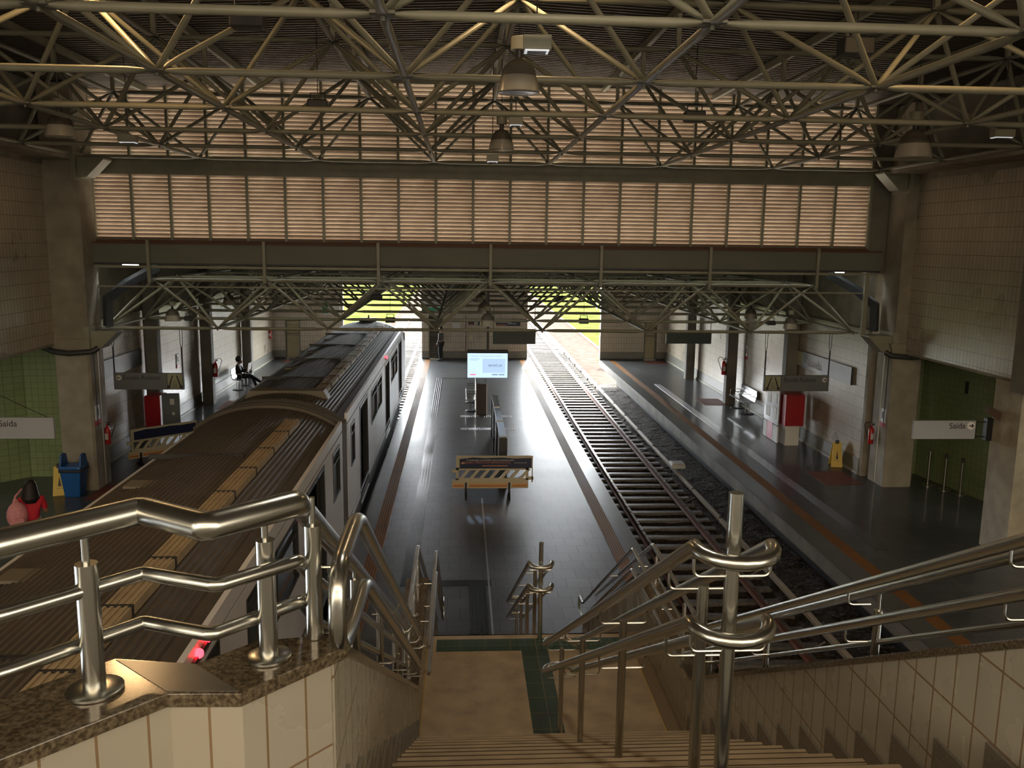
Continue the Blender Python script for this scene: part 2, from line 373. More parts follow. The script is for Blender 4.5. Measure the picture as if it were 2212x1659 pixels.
# ---- green recesses
GDK = mat('dark_skirt', (.03, .032, .03), .4)
def wallpoly(name, pts, z0, z1, m, label, side):
    b = MB()
    for (a, c, mm) in zip(pts, pts[1:], m):
        a = Vector((*a, 0)); c = Vector((*c, 0)); d = (c-a).normalized(); nrm = Vector((-d.y, d.x, 0))*.12*side
        b.add([a+Vector((0, 0, z0+.32)), c+Vector((0, 0, z0+.32)), c+Vector((0, 0, z1)), a+Vector((0, 0, z1)), a+nrm+Vector((0, 0, z0)), c+nrm+Vector((0, 0, z0)), c+nrm+Vector((0, 0, z1)), a+nrm+Vector((0, 0, z1))],
              [(0, 1, 2, 3), (7, 6, 5, 4), (3, 2, 6, 7), (0, 4, 5, 1), (0, 3, 7, 4), (1, 5, 6, 2)], mm)
        b.add([a-nrm*.15+Vector((0, 0, z0)), c-nrm*.15+Vector((0, 0, z0)), c-nrm*.15+Vector((0, 0, z0+.32)), a-nrm*.15+Vector((0, 0, z0+.32)), a+nrm*.3+Vector((0, 0, z0)), c+nrm*.3+Vector((0, 0, z0)), c+nrm*.3+Vector((0, 0, z0+.32)), a+nrm*.3+Vector((0, 0, z0+.32))],
              [(0, 1, 2, 3), (3, 2, 6, 7), (0, 3, 7, 4), (1, 5, 6, 2), (4, 5, 6, 7)], GDK)
    return struct(b.build(name), label, 'wall')
wallpoly('wall_left', [(XL-.02, 21.75), (-10.75, 21.75), (-12.6, 19.8), (-12.8, 8)], 0, 3.5, [GTX, GTX, GTY], 'light green tiled wall of the left exit recess', 1)
wallpoly('wall_right', [(XR+.1, 21.75), (12.15, 21.75), (12.75, 18.0), (13.2, 10.0), (13.4, 4)], 0, 3.4, [GTX, GTY, GTY, GTY], 'green tiled wall of the right exit recess', -1)
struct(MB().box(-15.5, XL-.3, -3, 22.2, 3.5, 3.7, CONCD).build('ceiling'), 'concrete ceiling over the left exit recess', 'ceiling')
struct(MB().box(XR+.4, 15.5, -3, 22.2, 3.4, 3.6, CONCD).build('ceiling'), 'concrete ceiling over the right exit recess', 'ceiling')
# ---- mezzanine the viewer stands on (behind the stair head and the parapet)
b = MB(); b.prism([(-9.3, -6), (10.8, -6), (10.8, 1.2), (1.95, 1.2), (1.95, 2.3), (-.33, 2.3), (-.33, 2.0), (-.51, 1.86), (-.7, 1.86), (-1.7, .85), (-9.3, .85)], 'z', 4.15, 4.4, CONCD)
struct(b.build('floor'), 'mezzanine floor slab at the head of the stairs', 'floor')
struct(MB().box(-15, 16, -6.3, -6.1, 4.4, 6.3, CONC).box(-15, 16, -6.3, -6.1, 8.2, 10, CONC).build('wall_back'), 'rear wall of the mezzanine behind the viewer', 'wall')
# ---- far end wall with two track openings
b = MB()
def endseg(x0, x1, z0, z1):
    if z0 < .5:
        b.box(x0, x1, YE, YE+.3, .42, z1, WTX); b.box(x0, x1, YE-.02, YE+.3, .08, .42, mat('grey_wainscot', (.2, .195, .165))); b.box(x0, x1, YE-.03, YE+.3, -.0, .08, DARKP)
    else: b.box(x0, x1, YE, YE+.3, z0, z1, WTX)
endseg(XL-.3, -8.75, 0, 3.72); endseg(-8.0, PL-.25, 0, 3.72)
endseg(IL+.12, -1.62, 0, 3.72); endseg(-.94, IR-.22, 0, 3.72); endseg(PR, 9.35, 0, 3.72); endseg(10.0, XW+.3, 0, 3.72)
b.box(-8.75, -8.0, YE, YE+.3, 1.95, 3.72, WTX); b.box(9.35, 10.0, YE, YE+.3, 1.95, 3.72, WTX); b.box(-1.62, -.94, YE, YE+.3, 2.2, 3.72, WTX)
b.box(XL-.3, XW+.3, YE, YE+.3, 3.72, 5.6, CONC)
struct(b.build('wall_far'), 'white tiled end wall with two openings for the tracks', 'wall')
# ---- lower roof
def gable(name, y0, y1, zr, ze, x0, x1, pitch, amp, label):
    """corrugated sheet running from the ridge down to both sides; ribs run across the hall"""
    b = MB(); xs = [x0, XC, x1]; zs = [ze, zr, ze]; n = int((y1-y0)/pitch*4); vs = []; fs = []
    for i in range(n+1):
        y = y0+(y1-y0)*i/n; dz = amp*[0, 1, 1, 0][i % 4]
        for x, z in zip(xs, zs): vs.append((x, y, z+dz))
    for i in range(n):
        for k in range(2): fs.append((i*3+k, i*3+k+1, i*3+4+k, i*3+3+k))
    b.add(vs, fs, ROOFM)
    o = b.build(name); sm = o.modifiers.new('thick', 'SOLIDIFY'); sm.thickness = .02; sm.offset = 1
    return struct(o, label, 'roof')
gable('ceiling', 21.5, YE+.4, 5.62, 5.50, XL-.05, XR+.05, .25, .035, 'corrugated metal roof over the platforms seen edge-on')
gable('ceiling', -6.2, 21.6, 9.78, 9.30, XL-.45, XR+.55, .165, .03, 'dark corrugated metal roof over the stair hall')
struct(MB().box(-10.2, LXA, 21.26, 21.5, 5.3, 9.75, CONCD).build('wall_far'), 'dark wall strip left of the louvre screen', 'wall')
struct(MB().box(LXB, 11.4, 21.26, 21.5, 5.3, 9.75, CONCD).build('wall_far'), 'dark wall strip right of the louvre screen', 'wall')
# ---- fascia beam
b = MB().box(-8.95, 10.35, 21.0, 21.25, 5.36, 5.80, FASCIA).box(-8.95, 10.35, 20.93, 21.0, 5.80, 5.84, mat('rust_flange', (.12, .05, .025), .6)).box(-8.95, 10.35, 20.97, 21.3, 5.32, 5.36, DARKP)
struct(b.build('trim_1'), 'long grey-green steel fascia beam below the louvres', 'beam')
# ================================================================== LOUVRE SCREEN
SL = bpy.data.materials.new('louvre_slat'); SL.use_nodes = True
n_ = SL.node_tree; n_.nodes.clear(); o_ = n_.nodes.new('ShaderNodeOutputMaterial'); mx_ = n_.nodes.new('ShaderNodeMixShader'); d_ = n_.nodes.new('ShaderNodeBsdfDiffuse'); t_ = n_.nodes.new('ShaderNodeBsdfTranslucent')
t1 = n_.nodes.new('ShaderNodeTexCoord'); nn = n_.nodes.new('ShaderNodeTexNoise'); nn.inputs['Scale'].default_value = .9; rr_ = n_.nodes.new('ShaderNodeValToRGB')
rr_.color_ramp.elements[0].color = (.26, .205, .155, 1); rr_.color_ramp.elements[1].color = (.37, .305, .24, 1); rr_.color_ramp.elements[0].position = .3; rr_.color_ramp.elements[1].position = .7
n_.links.new(t1.outputs['Object'], nn.inputs['Vector']); n_.links.new(nn.outputs[0], rr_.inputs[0])
n_.links.new(rr_.outputs[0], d_.inputs[0]); n_.links.new(rr_.outputs[0], t_.inputs[0]); mx_.inputs[0].default_value = .018
n_.links.new(d_.outputs[0], mx_.inputs[1]); n_.links.new(t_.outputs[0], mx_.inputs[2]); n_.links.new(mx_.outputs[0], o_.inputs[0])
LX0, PW = XC-10.5*.8927, .8927
scr = thing('louvre_screen', 'tall screen of beige horizontal louvres above the fascia beam', 'louvre screen', (XC, 21.35, 5.84))
def louvre(z0, z1, pitch):
    b = MB(); n = int(round((z1-z0)/pitch)); p = (z1-z0)/n
    for k in range(n):
        z = z0+p*(k+.5)
        # blade: inner edge high, outer edge low, a shallow hood
        b.obox((0, 0, z), (PW/2-.002, 0, 0), (0, .046, -.0515), (0, .0030, .0028))
    return b
lo = louvre(5.86, 7.42, .093); up = louvre(7.74, 9.62, .093)
mlo = lo.build('louvre_panel', SL).data; mup = up.build('louvre_panel', SL).data
for o in [o for o in list(COL.objects) if o.name.startswith('louvre_panel')]: bpy.data.objects.remove(o)
mul = MB().box(-.03, .03, -.05, .05, 0, 3.9).build('mullion', TRUSS); mulme = mul.data; bpy.data.objects.remove(mul)
for i in range(21):
    for me in (mlo, mup):
        o = bpy.data.objects.new('louvre_panel', me); COL.objects.link(o); o.parent = scr; o.location = (LX0+PW*(i+.5)-XC, 0, -5.84)
for i in range(22):
    o = bpy.data.objects.new('mullion', mulme); COL.objects.link(o); o.parent = scr; o.location = (LX0+PW*i-XC, -.04, -.05)
MB().box(-9.4, 9.4, -.10, .09, 1.57, 1.93).build('middle_rail', TRUSS, scr)
MB().box(-9.4, 9.4, -.10, .09, 3.74, 3.98).build('head_rail', TRUSS, scr)
MB().box(-9.4, 9.4, -.10, .04, -.03, .05).build('sill_rail', mat('rust_flange', (.12, .05, .025)), scr)

# ================================================================== SPACE FRAMES
def tube_mesh(name, r, L, flat=.16, wide=1.35, thin=.28, n=12):
    """steel tube of length L along +Z with flattened ends, as used between the nodes"""
    prof = [(0, 1), (flat*.35, 1), (flat, .35), (flat*2.0, 0), (L-flat*2.0, 0), (L-flat, .35), (L-flat*.35, 1), (L, 1)]
    vs = []; fs = []
    for z, f in prof:
        rx = r*(1+(wide-1)*f); ry = r*(1+(thin-1)*f)
        for k in range(n): vs.append((rx*math.cos(2*PI*k/n), ry*math.sin(2*PI*k/n), z))
    N = len(prof)
    for i in range(N-1):
        for k in range(n): fs.append((i*n+k, i*n+(k+1) % n, (i+1)*n+(k+1) % n, (i+1)*n+k))
    fs += [list(range(n))[::-1], [(N-1)*n+k for k in range(n)]]
    me = bpy.data.meshes.new(name); me.from_pydata(vs, [], fs); me.materials.append(TRUSS)
    for p in me.polygons: p.use_smooth = True
    me.update(); return me
TM = {}
def tube_obj(name, a, b, r, parent, org):
    a = Vector(a); b = Vector(b); d = b-a; L = round(d.length, 2); key = (name, r, L)
    if key not in TM: TM[key] = tube_mesh(name, r, L)
    o = bpy.data.objects.new(name, TM[key]); COL.objects.link(o); o.parent = parent
    z = d.normalized(); x = z.cross(Vector((0, 0, 1)));
    x = x.normalized() if x.length > .01 else Vector((1, 0, 0)); y = z.cross(x)
    M = Matrix(((x.x, y.x, z.x, a.x-org[0]), (x.y, y.y, z.y, a.y-org[1]), (x.z, y.z, z.z, a.z-org[2]), (0, 0, 0, 1)))
    o.matrix_local = M; return o
def merged_tubes(name, segs, r, parent, org):
    vs = []; fs = []
    for a, b in segs:
        a = Vector(a); b = Vector(b); d = b-a; me = TM.setdefault(('diagonal_tube', r, round(d.length, 2)), None) or tube_mesh('t', r, round(d.length, 2))
        z = d.normalized(); x = z.cross(Vector((0, 0, 1))).normalized(); y = z.cross(x); k = len(vs)
        for v in me.vertices:
            p = a+x*v.co.x+y*v.co.y+z*v.co.z; vs.append((p.x-org[0], p.y-org[1], p.z-org[2]))
        for p in me.polygons: fs.append([i+k for i in p.vertices])
    me = bpy.data.meshes.new(name); me.from_pydata(vs, [], fs); me.materials.append(TRUSS)
    for p in me.polygons: p.use_smooth = True
    o = bpy.data.objects.new(name, me); COL.objects.link(o); o.parent = parent; o['kind'] = 'stuff'; return o
S = 2.678
def node_plates(b, nodes):
    for (x, y, z) in nodes:
        b.obox((x, y, z), (.10, 0, 0), (0, .10, 0), (0, 0, .012)); b.tube([(x, y, z-.05), (x, y, z+.05)], .022, 8)
def frame(label, xs, ybot, ytop, xt, zb, zt, edge_top_first=False):
    org = (XC, ybot[0], zb)
    t = thing('space_frame', label, 'roof truss', org)
    for y in ybot:
        for a, c in zip(xs, xs[1:]): tube_obj('bottom_cross_chord', (a, y, zb), (c, y, zb), .042, t, org)
    for x in xs:
        for a, c in zip(ybot, ybot[1:]): tube_obj('bottom_long_chord', (x, a, zb), (x, c, zb), .042, t, org)
    for y in ytop:
        for a, c in zip(xt, xt[1:]): tube_obj('top_cross_chord', (a, y, zt), (c, y, zt), .042, t, org)
    for x in xt:
        for a, c in zip(ytop, ytop[1:]): tube_obj('top_long_chord', (x, a, zt), (x, c, zt), .042, t, org)
    segs = []
    for y in ytop:
        for x in xt:
            for yb in ybot:
                if abs(yb-y) < 1.5:
                    for xb in xs:
                        if abs(xb-x) < 1.5: segs.append(((x, y, zt), (xb, yb, zb)))
    segs.sort(key=lambda s: s[0][1]+s[1][1])
    inview = [s for s in segs if s[0][1] > 7 or zb < 5]; hidden = [s for s in segs if s not in inview]
    for a, c in inview[:98]: tube_obj('diagonal_tube', a, c, .034, t, org)
    merged_tubes('remaining_diagonal_tubes', inview[98:]+hidden, .034, t, org)
    b = MB(); node_plates(b, [(x-org[0], y-org[1], zb-org[2]) for x in xs for y in ybot]+[(x-org[0], y-org[1], zt-org[2]) for x in xt for y in ytop])
    b.build('node_plates', mat('node_steel', (.2, .2, .17), .5, .3), t)['kind'] = 'stuff'
    return t, org
xb = [-3.308+S*i for i in range(-2, 6)]; xt = [-3.308+S*(i+.5) for i in range(-2, 5)]
Y0 = 7.359; YB = [Y0+S*j for j in range(-1, 6)]; YT = [Y0+S*(j+.5) for j in range(-1, 5)]
ZB, ZT = 7.766, 8.967
t1_, org1 = frame('tubular steel space frame under the high roof of the stair hall', xb, YB, YT, xt, ZB, ZT)
def roofz(x): return 9.78-(9.78-9.30)*abs(x-XC)/10.5
b = MB()
for x in xt:
    for y in YT: b.box(x-org1[0]-.035, x-org1[0]+.035, y-org1[1]-.035, y-org1[1]+.035, ZT-org1[2], roofz(x)-.12-org1[2])
for k, x in enumerate(xt):
    for y in YT:
        MB().box(-.035, .035, -.035, .035, 0, roofz(x)-.14-ZT).build('purlin_post', TRUSS, t1_, loc=(x-org1[0], y-org1[1], ZT-org1[2]))
for x in xt:
    MB().box(-.04, .04, -2.6, 17.0, 0, .13).build('purlin', TRUSS, t1_, loc=(x-org1[0], 0, roofz(x)-.15-org1[2]))
# bearing plates at both sides of the hall
for x, sgn in ((xb[0], -1), (xb[-1], 1)):
    MB().box(min(x, x+sgn*.75), max(x, x+sgn*.75), YB[0], YB[-1]+.1, ZB-.12, ZB-.04).build('bearing_rail', CONC, t1_, loc=(-org1[0], -org1[1], -org1[2]))
YB2 = [21.62+S*k for k in range(9)]; YT2 = [21.22]+[22.95+S*k for k in range(8)]
ZB2, ZT2 = 3.757, 4.958
t2_, org2 = frame('tubular steel space frame under the low roof over the platforms', xb, YB2, YT2, xt, ZB2, ZT2)
for x in xt:
    MB().box(-.035, .035, -.03, .03, 0, .98).build('hanger_post', TRUSS, t2_, loc=(x-org2[0], 20.94-org2[1], ZT2-.05-org2[2]))
    MB().box(-.03, .03, 1.0, 21.8, 0, .10).build('purlin', TRUSS, t2_, loc=(x-org2[0], 0, 5.38-org2[2]))
for i_, x in enumerate((xb[0], xb[-1])):
    MB().box(-.05, .05, -.04, .04, 0, 1.75).build('end_post', TRUSS, t2_, loc=(x-org2[0], 21.1-org2[1], 0))
MB().box(-9.5, 9.5, -.03, .03, 0, .06).build('edge_rail', TRUSS, t2_, loc=(0, 21.05-org2[1], ZT2+.28-org2[2]))
MB().box(-9.5, 9.5, -.02, .02, 0, .035).build('edge_rail', TRUSS, t2_, loc=(0, 21.15-org2[1], ZT2-.18-org2[2]))

# ================================================================== COLUMNS
def column_small(x, y, label, group):
    b = MB(); h = 5.45; c = .05
    poly = [(-.19+c, -.2), (.19-c, -.2), (.19, -.2+c), (.19, .2-c), (.19-c, .2), (-.19+c, .2), (-.19, .2-c), (-.19, -.2+c)]
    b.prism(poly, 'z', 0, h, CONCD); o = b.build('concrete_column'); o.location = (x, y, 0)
    return tag(o, label, 'column', group)
names = ['nearest behind the sign', 'middle one by the extinguisher', 'farthest of the row']
for k, y in enumerate((25.9, 31.35, 37.2)):
    column_small(-9.08, y, ['dark concrete column on the left wall behind the hanging escalator sign', 'dark concrete column on the left wall between red extinguisher and cabinet', 'dark concrete column behind the seated reader on the left platform'][k], 'columns along the left platform wall')
    column_small(10.14+(.14 if k == 0 else 0), y+.3, ['dark concrete column on the right wall behind the hanging escalator sign', 'dark concrete column on the right wall behind the steel bench', 'farthest dark concrete column on the right platform wall'][k], 'columns along the right platform wall')
def big_column(x, side, label):
    """side=+1: its bracket points to +x (left wall column)"""
    t = thing('concrete_column', label, 'column', (x, 20.8, 0))
    b = MB(); b.prism([(-.38, -.4), (.33, -.4), (.38, -.35), (.38, .4), (-.38, .4)], 'z', 0, 9.3, CONC); b.build('shaft', None, t)
    # flared concrete collar below the bracket
    b = MB(); b.add([(-.5, -.46, 3.62), (.42, -.46, 3.62), (.42, .5, 3.62), (-.5, .5, 3.62), (-.4, -.42, 3.36), (.4, -.42, 3.36), (.4, .42, 3.36), (-.4, .42, 3.36)], [(0, 1, 2, 3), (7, 6, 5, 4), (0, 4, 5, 1), (1, 5, 6, 2), (2, 6, 7, 3), (3, 7, 4, 0)], CONC); b.build('collar', None, t)
    for zt, dy in ((3.80, 0), (7.70, -.12)):
        bb = MB(); poly = [(side*.36, zt), (side*1.0, zt), (side*1.0, zt-.04), (side*.62, zt-.42), (side*.36, zt-.46)]
        bb.prism(poly, 'y', -.33+dy, -.05+dy+.2, TRUSS); bb.box(min(side*.3, side*.42), max(side*.3, side*.42), -.44+dy, .3, zt-.5, zt+.1, TRUSS)
        bb.build('bracket', None, t, bevel=.008)
    pts = [(side*.62, -.45, 3.42), (side*.5, -.52, 3.34), (0, -.56, 3.30), (-side*.35, -.54, 3.34), (-side*.75, -.5, 3.5), (-side*1.3, -.45, 3.56)]
    MB().tube(pts, .065, 10).build('drain_pipe', DARKP, t, smooth=True)
    MB().tube([(side*.5, -.2, 3.34), (side*.5, -.2, .1)], .018, 8).build('conduit', STEEL2, t)
    MB().tube([(side*.46, -.34, 3.36), (side*.46, -.34, 1.55)], .012, 8).build('conduit', BLACK, t)
    # large duct elbow rising to the roof
    MB().tube([(side*.58, .30, 3.85), (side*.60, .32, 4.5), (side*1.0, .5, 4.86), (side*1.6, .9, 5.25)], .12, 4, m=mat('duct_blue', (.05, .06, .07), .5)).build('duct', None, t)
    return t
big_column(-8.98, 1, 'tall stained concrete column on the left beside the blue bin')
big_column(10.95, -1, 'tall stained concrete column on the right behind the yellow floor sign')
# near right pillar
t = thing('concrete_pillar', 'pale stained concrete pillar at the far right edge', 'pillar', (11.0, 16.0, 0))
MB().prism([(-.42, -.55), (.35, -.55), (.35, .35), (-.37, .35), (-.42, .3)], 'z', 0, 3.42, mat('concrete_pale', (.36, .32, .24), .8, noise=.2, nscale=3)).build('shaft', None, t)
MB().box(-.62, -.1, -1.0, -.45, 3.3, 7.75, CONCD).build('upper_pilaster', None, t)
t = thing('tiled_counter', 'low tiled counter with a grey slab top beside the right pillar', 'counter', (12.0, 14.6, 0))
MB().box(-.7, .85, -1.1, .5, 0, .95, WTX).build('body', None, t); MB().box(-.8, .9, -1.2, .6, .95, 1.0, GREYP).build('slab_top', None, t)

# ================================================================== TRACKS
GRAV = bpy.data.materials.new('ballast'); GRAV.use_nodes = True
n_ = GRAV.node_tree; b_ = n_.nodes['Principled BSDF']; tcx = n_.nodes.new('ShaderNodeTexCoord'); vo = n_.nodes.new('ShaderNodeTexVoronoi'); vo.inputs['Scale'].default_value = 14
rp = n_.nodes.new('ShaderNodeValToRGB'); rp.color_ramp.elements[0].color = (.008, .007, .006, 1); rp.color_ramp.elements[1].color = (.10, .082, .066, 1)
n_.links.new(tcx.outputs['Object'], vo.inputs['Vector']); n_.links.new(vo.outputs['Color'], rp.inputs[0]); n_.links.new(rp.outputs[0], b_.inputs['Base Color'])
bpn = n_.nodes.new('ShaderNodeBump'); bpn.inputs['Distance'].default_value = .05; bpn.inputs['Strength'].default_value = .9; n_.links.new(vo.outputs['Distance'], bpn.inputs['Height']); n_.links.new(bpn.outputs[0], b_.inputs['Normal']); b_.inputs['Roughness'].default_value = .9; b_.inputs['Specular IOR Level'].default_value = .15
def ballast(x0, x1, y0, y1, label):
    nx, ny = 18, int((y1-y0)*5); vs = []; fs = []
    for j in range(ny+1):
        for i in range(nx+1):
            x = x0+(x1-x0)*i/nx; y = y0+(y1-y0)*j/ny
            vs.append((x, y, -1.36+random.uniform(-.02, .025)+.06*(abs(i-nx/2)/(nx/2))**2))
    for j in range(ny):
        for i in range(nx): k = j*(nx+1)+i; fs.append((k, k+1, k+nx+2, k+nx+1))
    b = MB(); b.add(vs, fs, GRAV); o = b.build('ballast', None); return tag(o, label, 'gravel', kind='stuff')
ballast(IR-.9, PR+.9, 2, YE+.3, 'dark track ballast of the right-hand track')
ballast(PL, IL, 30, YE+40, 'sunlit track ballast of the left-hand track beyond the train')
RAILM = mat('rail_steel', (.30, .26, .23), .28, .85); RUST = mat('rail_rust', (.22, .09, .05), .75)
def rail(xc, y0, y1, label):
    o = MB(); o.prism([(-.07, 0), (.07, 0), (.07, .018), (.012, .03), (.012, .12), (.035, .13), (.035, .165), (-.035, .165), (-.035, .13), (-.012, .12), (-.012, .03), (-.07, .018)], 'y', y0, y1, RUST)
    o.box(-.034, .034, y0, y1, .1655, .168, RAILM); q = o.build('running_rail'); q.location = (xc, 0, -1.27)
    return tag(q, label, 'rail')
TRC, TLC = 5.34, -3.75
ballast(IR, PR, YE+.3, YE+40, 'sunlit track ballast of the right-hand track outside the station')
rail(TRC-.80, 2, YE+40, 'left running rail of the empty right-hand track')
rail(TRC+.80, 2, YE+40, 'right running rail of the empty right-hand track')
rail(TLC-.80, 30, YE+40, 'left running rail beyond the train on the left-hand track')
rail(TLC+.80, 30, YE+40, 'right running rail beyond the train on the left-hand track')
SLP = mat('sleeper_concrete', (.11, .10, .085), .42, noise=.35, nscale=9)
sm = MB(); sm.add([(-1.3, -.11, 0), (1.3, -.11, 0), (1.3, .11, 0), (-1.3, .11, 0), (-1.28, -.09, .13), (1.28, -.09, .13), (1.28, .09, .13), (-1.28, .09, .13)], [(3, 2, 1, 0), (4, 5, 6, 7), (0, 1, 5, 4), (1, 2, 6, 5), (2, 3, 7, 6), (3, 0, 4, 7)], SLP)
s0 = sm.build('sleeper'); s0.location = (TRC, 8.0, -1.42)
tag(s0, 'grey concrete sleeper across the right-hand track bed', 'sleeper', 'sleepers of the right-hand track')
y = 8.65
while y < YE+22:
    c = s0.copy(); COL.objects.link(c); c.location = (TRC+random.uniform(-.03, .03), y, -1.42); y += .66
y = 35.0
while y < YE+22:
    c = s0.copy(); COL.objects.link(c); c.location = (TLC+random.uniform(-.03, .03), y, -1.42); y += .66
    c['label'] = 'concrete sleeper of the left-hand track beyond the train'; c['group'] = 'sleepers of the left-hand track'
# power rail with its cover on the right of the right-hand track
t = thing('power_rail', 'pale covered power rail running beside the right-hand track', 'power rail', (TRC+1.42, 8, -1.3))
y = 0
while y < 46:
    MB().box(-.05, .05, 0, 2.60, .14, .24, mat('rail_cover', (.42, .37, .28), .5)).build('cover', None, t, loc=(0, y, 0), bevel=.01)
    MB().box(-.03, .03, -.03, .03, 0, .27, DARKP).tube([(.03, 0, .24), (.12, 0, .20)], .015, 6, m=DARKP).build('insulator', None, t, loc=(0, y+2.62, 0)); y += 2.66
tag(MB().box(-.22, .22, -.22, .22, 0, .12, WHITE).box(-.2, .2, -.2, .2, .12, .16, WHITE).build('junction_box', None, bevel=.02), 'small white box beside the power rail', 'junction box').location = (TRC+1.5, 26.2, -1.02)
for k, (yy, dx) in enumerate(((23.5, -.6), (25.6, -.6), (29.5, -.5), (33, -.6), (18.0, -.5), (14.5, -.5))):
    pts = [(TRC+1.35, yy, -1.2), (TRC+1.1, yy-.1, -1.27), (TRC+.95, yy-.3, -1.26), (TRC+.85, yy-.5, -1.27)]
    tag(MB().tube(pts, .02, 6).build('track_cable', mat('cable_grey', (.18, .17, .16), .5)), 'short grey cable lying between power rail and track', 'cable', 'cables beside the right-hand track')
# ---- outside ground
GRASS = mat('grass', (.075, .095, .025), 1.0, spec=0.0, noise=.45, nscale=1.3, bump=.6, bscale=8)
DIRT = mat('dirt_path', (.085, .07, .062), 1.0, spec=0.0, noise=.2, nscale=2)
def ground(x0, x1, y0, y1, z0, z1, m, name, label, cat, kind=None):
    vs = []; fs = []; nx, ny = 14, 24
    for j in range(ny+1):
        for i in range(nx+1):
            u = i/nx; v = j/ny; vs.append((x0+(x1-x0)*u, y0+(y1-y0)*v, z0+(z1-z0)*u+random.uniform(-.05, .05)*(0 < i < nx)))
    for j in range(ny):
        for i in range(nx): k = j*(nx+1)+i; fs.append((k, k+1, k+nx+2, k+nx+1))
    b = MB(); b.add(vs, fs, m); o = b.build(name); tag(o, label, cat, kind=kind); return o
ground(-60, -6.2, YE+.4, 260, -.4, -1.3, GRASS, 'grass', 'bright green grass bank outside the left opening', 'grass', 'stuff')
ground(9.6, 60, YE-.0, 260, -1.25, -.2, GRASS, 'grass', 'bright green grass outside the right opening', 'grass', 'stuff')
ground(-6.2, 9.6, YE+.4, 260, -1.42, -1.42, DIRT, 'ground', 'pale sunlit ground around the tracks outside', 'ground', 'stuff')
struct(MB().box(-6.5, 8.2, 2, YE+.4, -1.7, -1.43, CONCD).build('floor'), 'concrete bed of the track pits', 'floor')
t = thing('mesh_fence', 'pale blue-white mesh fence on the grass outside the right opening', 'fence', (12.5, 60, -1.0))
FN = mat('fence_white', (.62, .70, .78), .5)
for k in range(14): MB().tube([(0, 0, 0), (0, 0, 2.4)], .05, 6).build('fence_post', FN, t, loc=(.12*k, k*3.0-10, 0))
b = MB()
for k in range(130): b.box(-.012+.0372*k*.4, .012+.0372*k*.4, -10+k*.3, -10+k*.3+.05, .1, 2.3)
for z in (.12, .8, 1.5, 2.25): b.add([(0, -10, z), (.02, -10, z), (1.95, 29, z), (1.93, 29, z), (0, -10, z+.05), (.02, -10, z+.05), (1.95, 29, z+.05), (1.93, 29, z+.05)], [(0, 1, 2, 3), (4, 5, 6, 7), (0, 1, 5, 4), (2, 3, 7, 6), (0, 3, 7, 4), (1, 2, 6, 5)])
b.build('mesh_panel', FN, t)
t = thing('flowering_shrub', 'small green shrub with orange blossoms just outside the right opening', 'shrub', (8.6, 50.2, -1.3))
bl = MB(); fl = MB()
for k in range(160):
    a = random.uniform(0, 2*PI); rr = random.uniform(.05, .8); h = random.uniform(.15, .75); x, y = rr*math.cos(a), rr*math.sin(a)
    d = Vector((math.cos(a), math.sin(a), .8)).normalized(); p = Vector((x*.6, y*.6, h*.5)); e = p+d*.35; sd_ = Vector((-math.sin(a), math.cos(a), 0))*.03
    bl.add([p-sd_, p+sd_, e+Vector((0, 0, .02)), p+Vector((0, 0, .02))], [(0, 1, 2), (0, 2, 3), (1, 2, 3)])
    if k % 5 == 0: fl.ball((e.x, e.y, e.z), .04, 6)
bl.build('foliage', mat('shrub_green', (.10, .32, .05), .7), t); fl.build('blossoms', mat('blossom', (.75, .22, .06), .6), t)

# ================================================================== STAIRCASE
SX0, SX1 = -.33, 1.82          # inner faces of both parapets
LZ, LY0, LY1 = 2.04, 6.17, 8.25
ST = thing('staircase', 'granite staircase with a landing going down to the island platform', 'stairs', (0, 0, 0))
TR = .302; RS = .1686
def flight(ytop, ztop, n, last):
    """treads going away from the viewer and down"""
    b = MB()
    poly = [(ytop, ztop)]
    y, z = ytop, ztop
    for k in range(n):
        z -= RS; poly += [(y, z)]; y += TR; poly += [(y, z)] if k < n-1 else []
    yb = y-TR
    poly = [p for p in poly] + [(yb, last-.25), (ytop-.3, ztop-.25-.0), (ytop-.3, ztop)]
    b.prism(poly, 'x', SX0, SX1, BEIGE)
    return b
nU = 14; yU = LY0-(nU-1)*TR
fb = MB(); z = LZ; y = LY0
# upper flight: risers climb toward the viewer
poly = [(LY0, LZ-.3)]; yy, zz = LY0, LZ
for k in range(nU):
    poly.append((yy, zz)); zz = LZ+(4.4-LZ)*(k+1)/nU; poly.append((yy, zz)); yy -= TR
poly.append((yy, 4.4)); poly.append((yy, 4.1))
fb.prism(poly, 'x', SX0, SX1, BEIGE)
for k in range(nU):
    z_ = LZ+(4.4-LZ)*(k+1)/nU; y_ = LY0-TR*k
    fb.box(SX0, SX1, y_-.035, y_-.028, z_, z_+.0015, mat('groove', (.10, .07, .045), .8))
    fb.box(SX0, SX1, y_-.055, y_-.048, z_, z_+.0015, MATS['groove'])
fb.build('upper_flight', None, ST)
SLOPE = (4.4-LZ)/nU/TR
MB().box(SX0, SX1, LY0, LY1, LZ-.25, LZ, BEIGE).build('landing_slab', None, ST)
fb = MB(); poly = [(LY1, LZ-.25)]; yy, zz = LY1, LZ; nL = 12
for k in range(nL):
    poly.append((yy, zz)); zz = LZ*(1-(k+1)/nL); poly.append((yy, zz)); yy += TR if k < nL-1 else 0
poly = [(LY1-.02, LZ)]+poly[1:]+[(LY1+TR*(nL-1), -.05), (LY1-.02, -.05)]
fb.prism(poly, 'x', SX0, SX1, BEIGE); fb.build('lower_flight', None, ST)
LEND = LY1+TR*(nL-1)
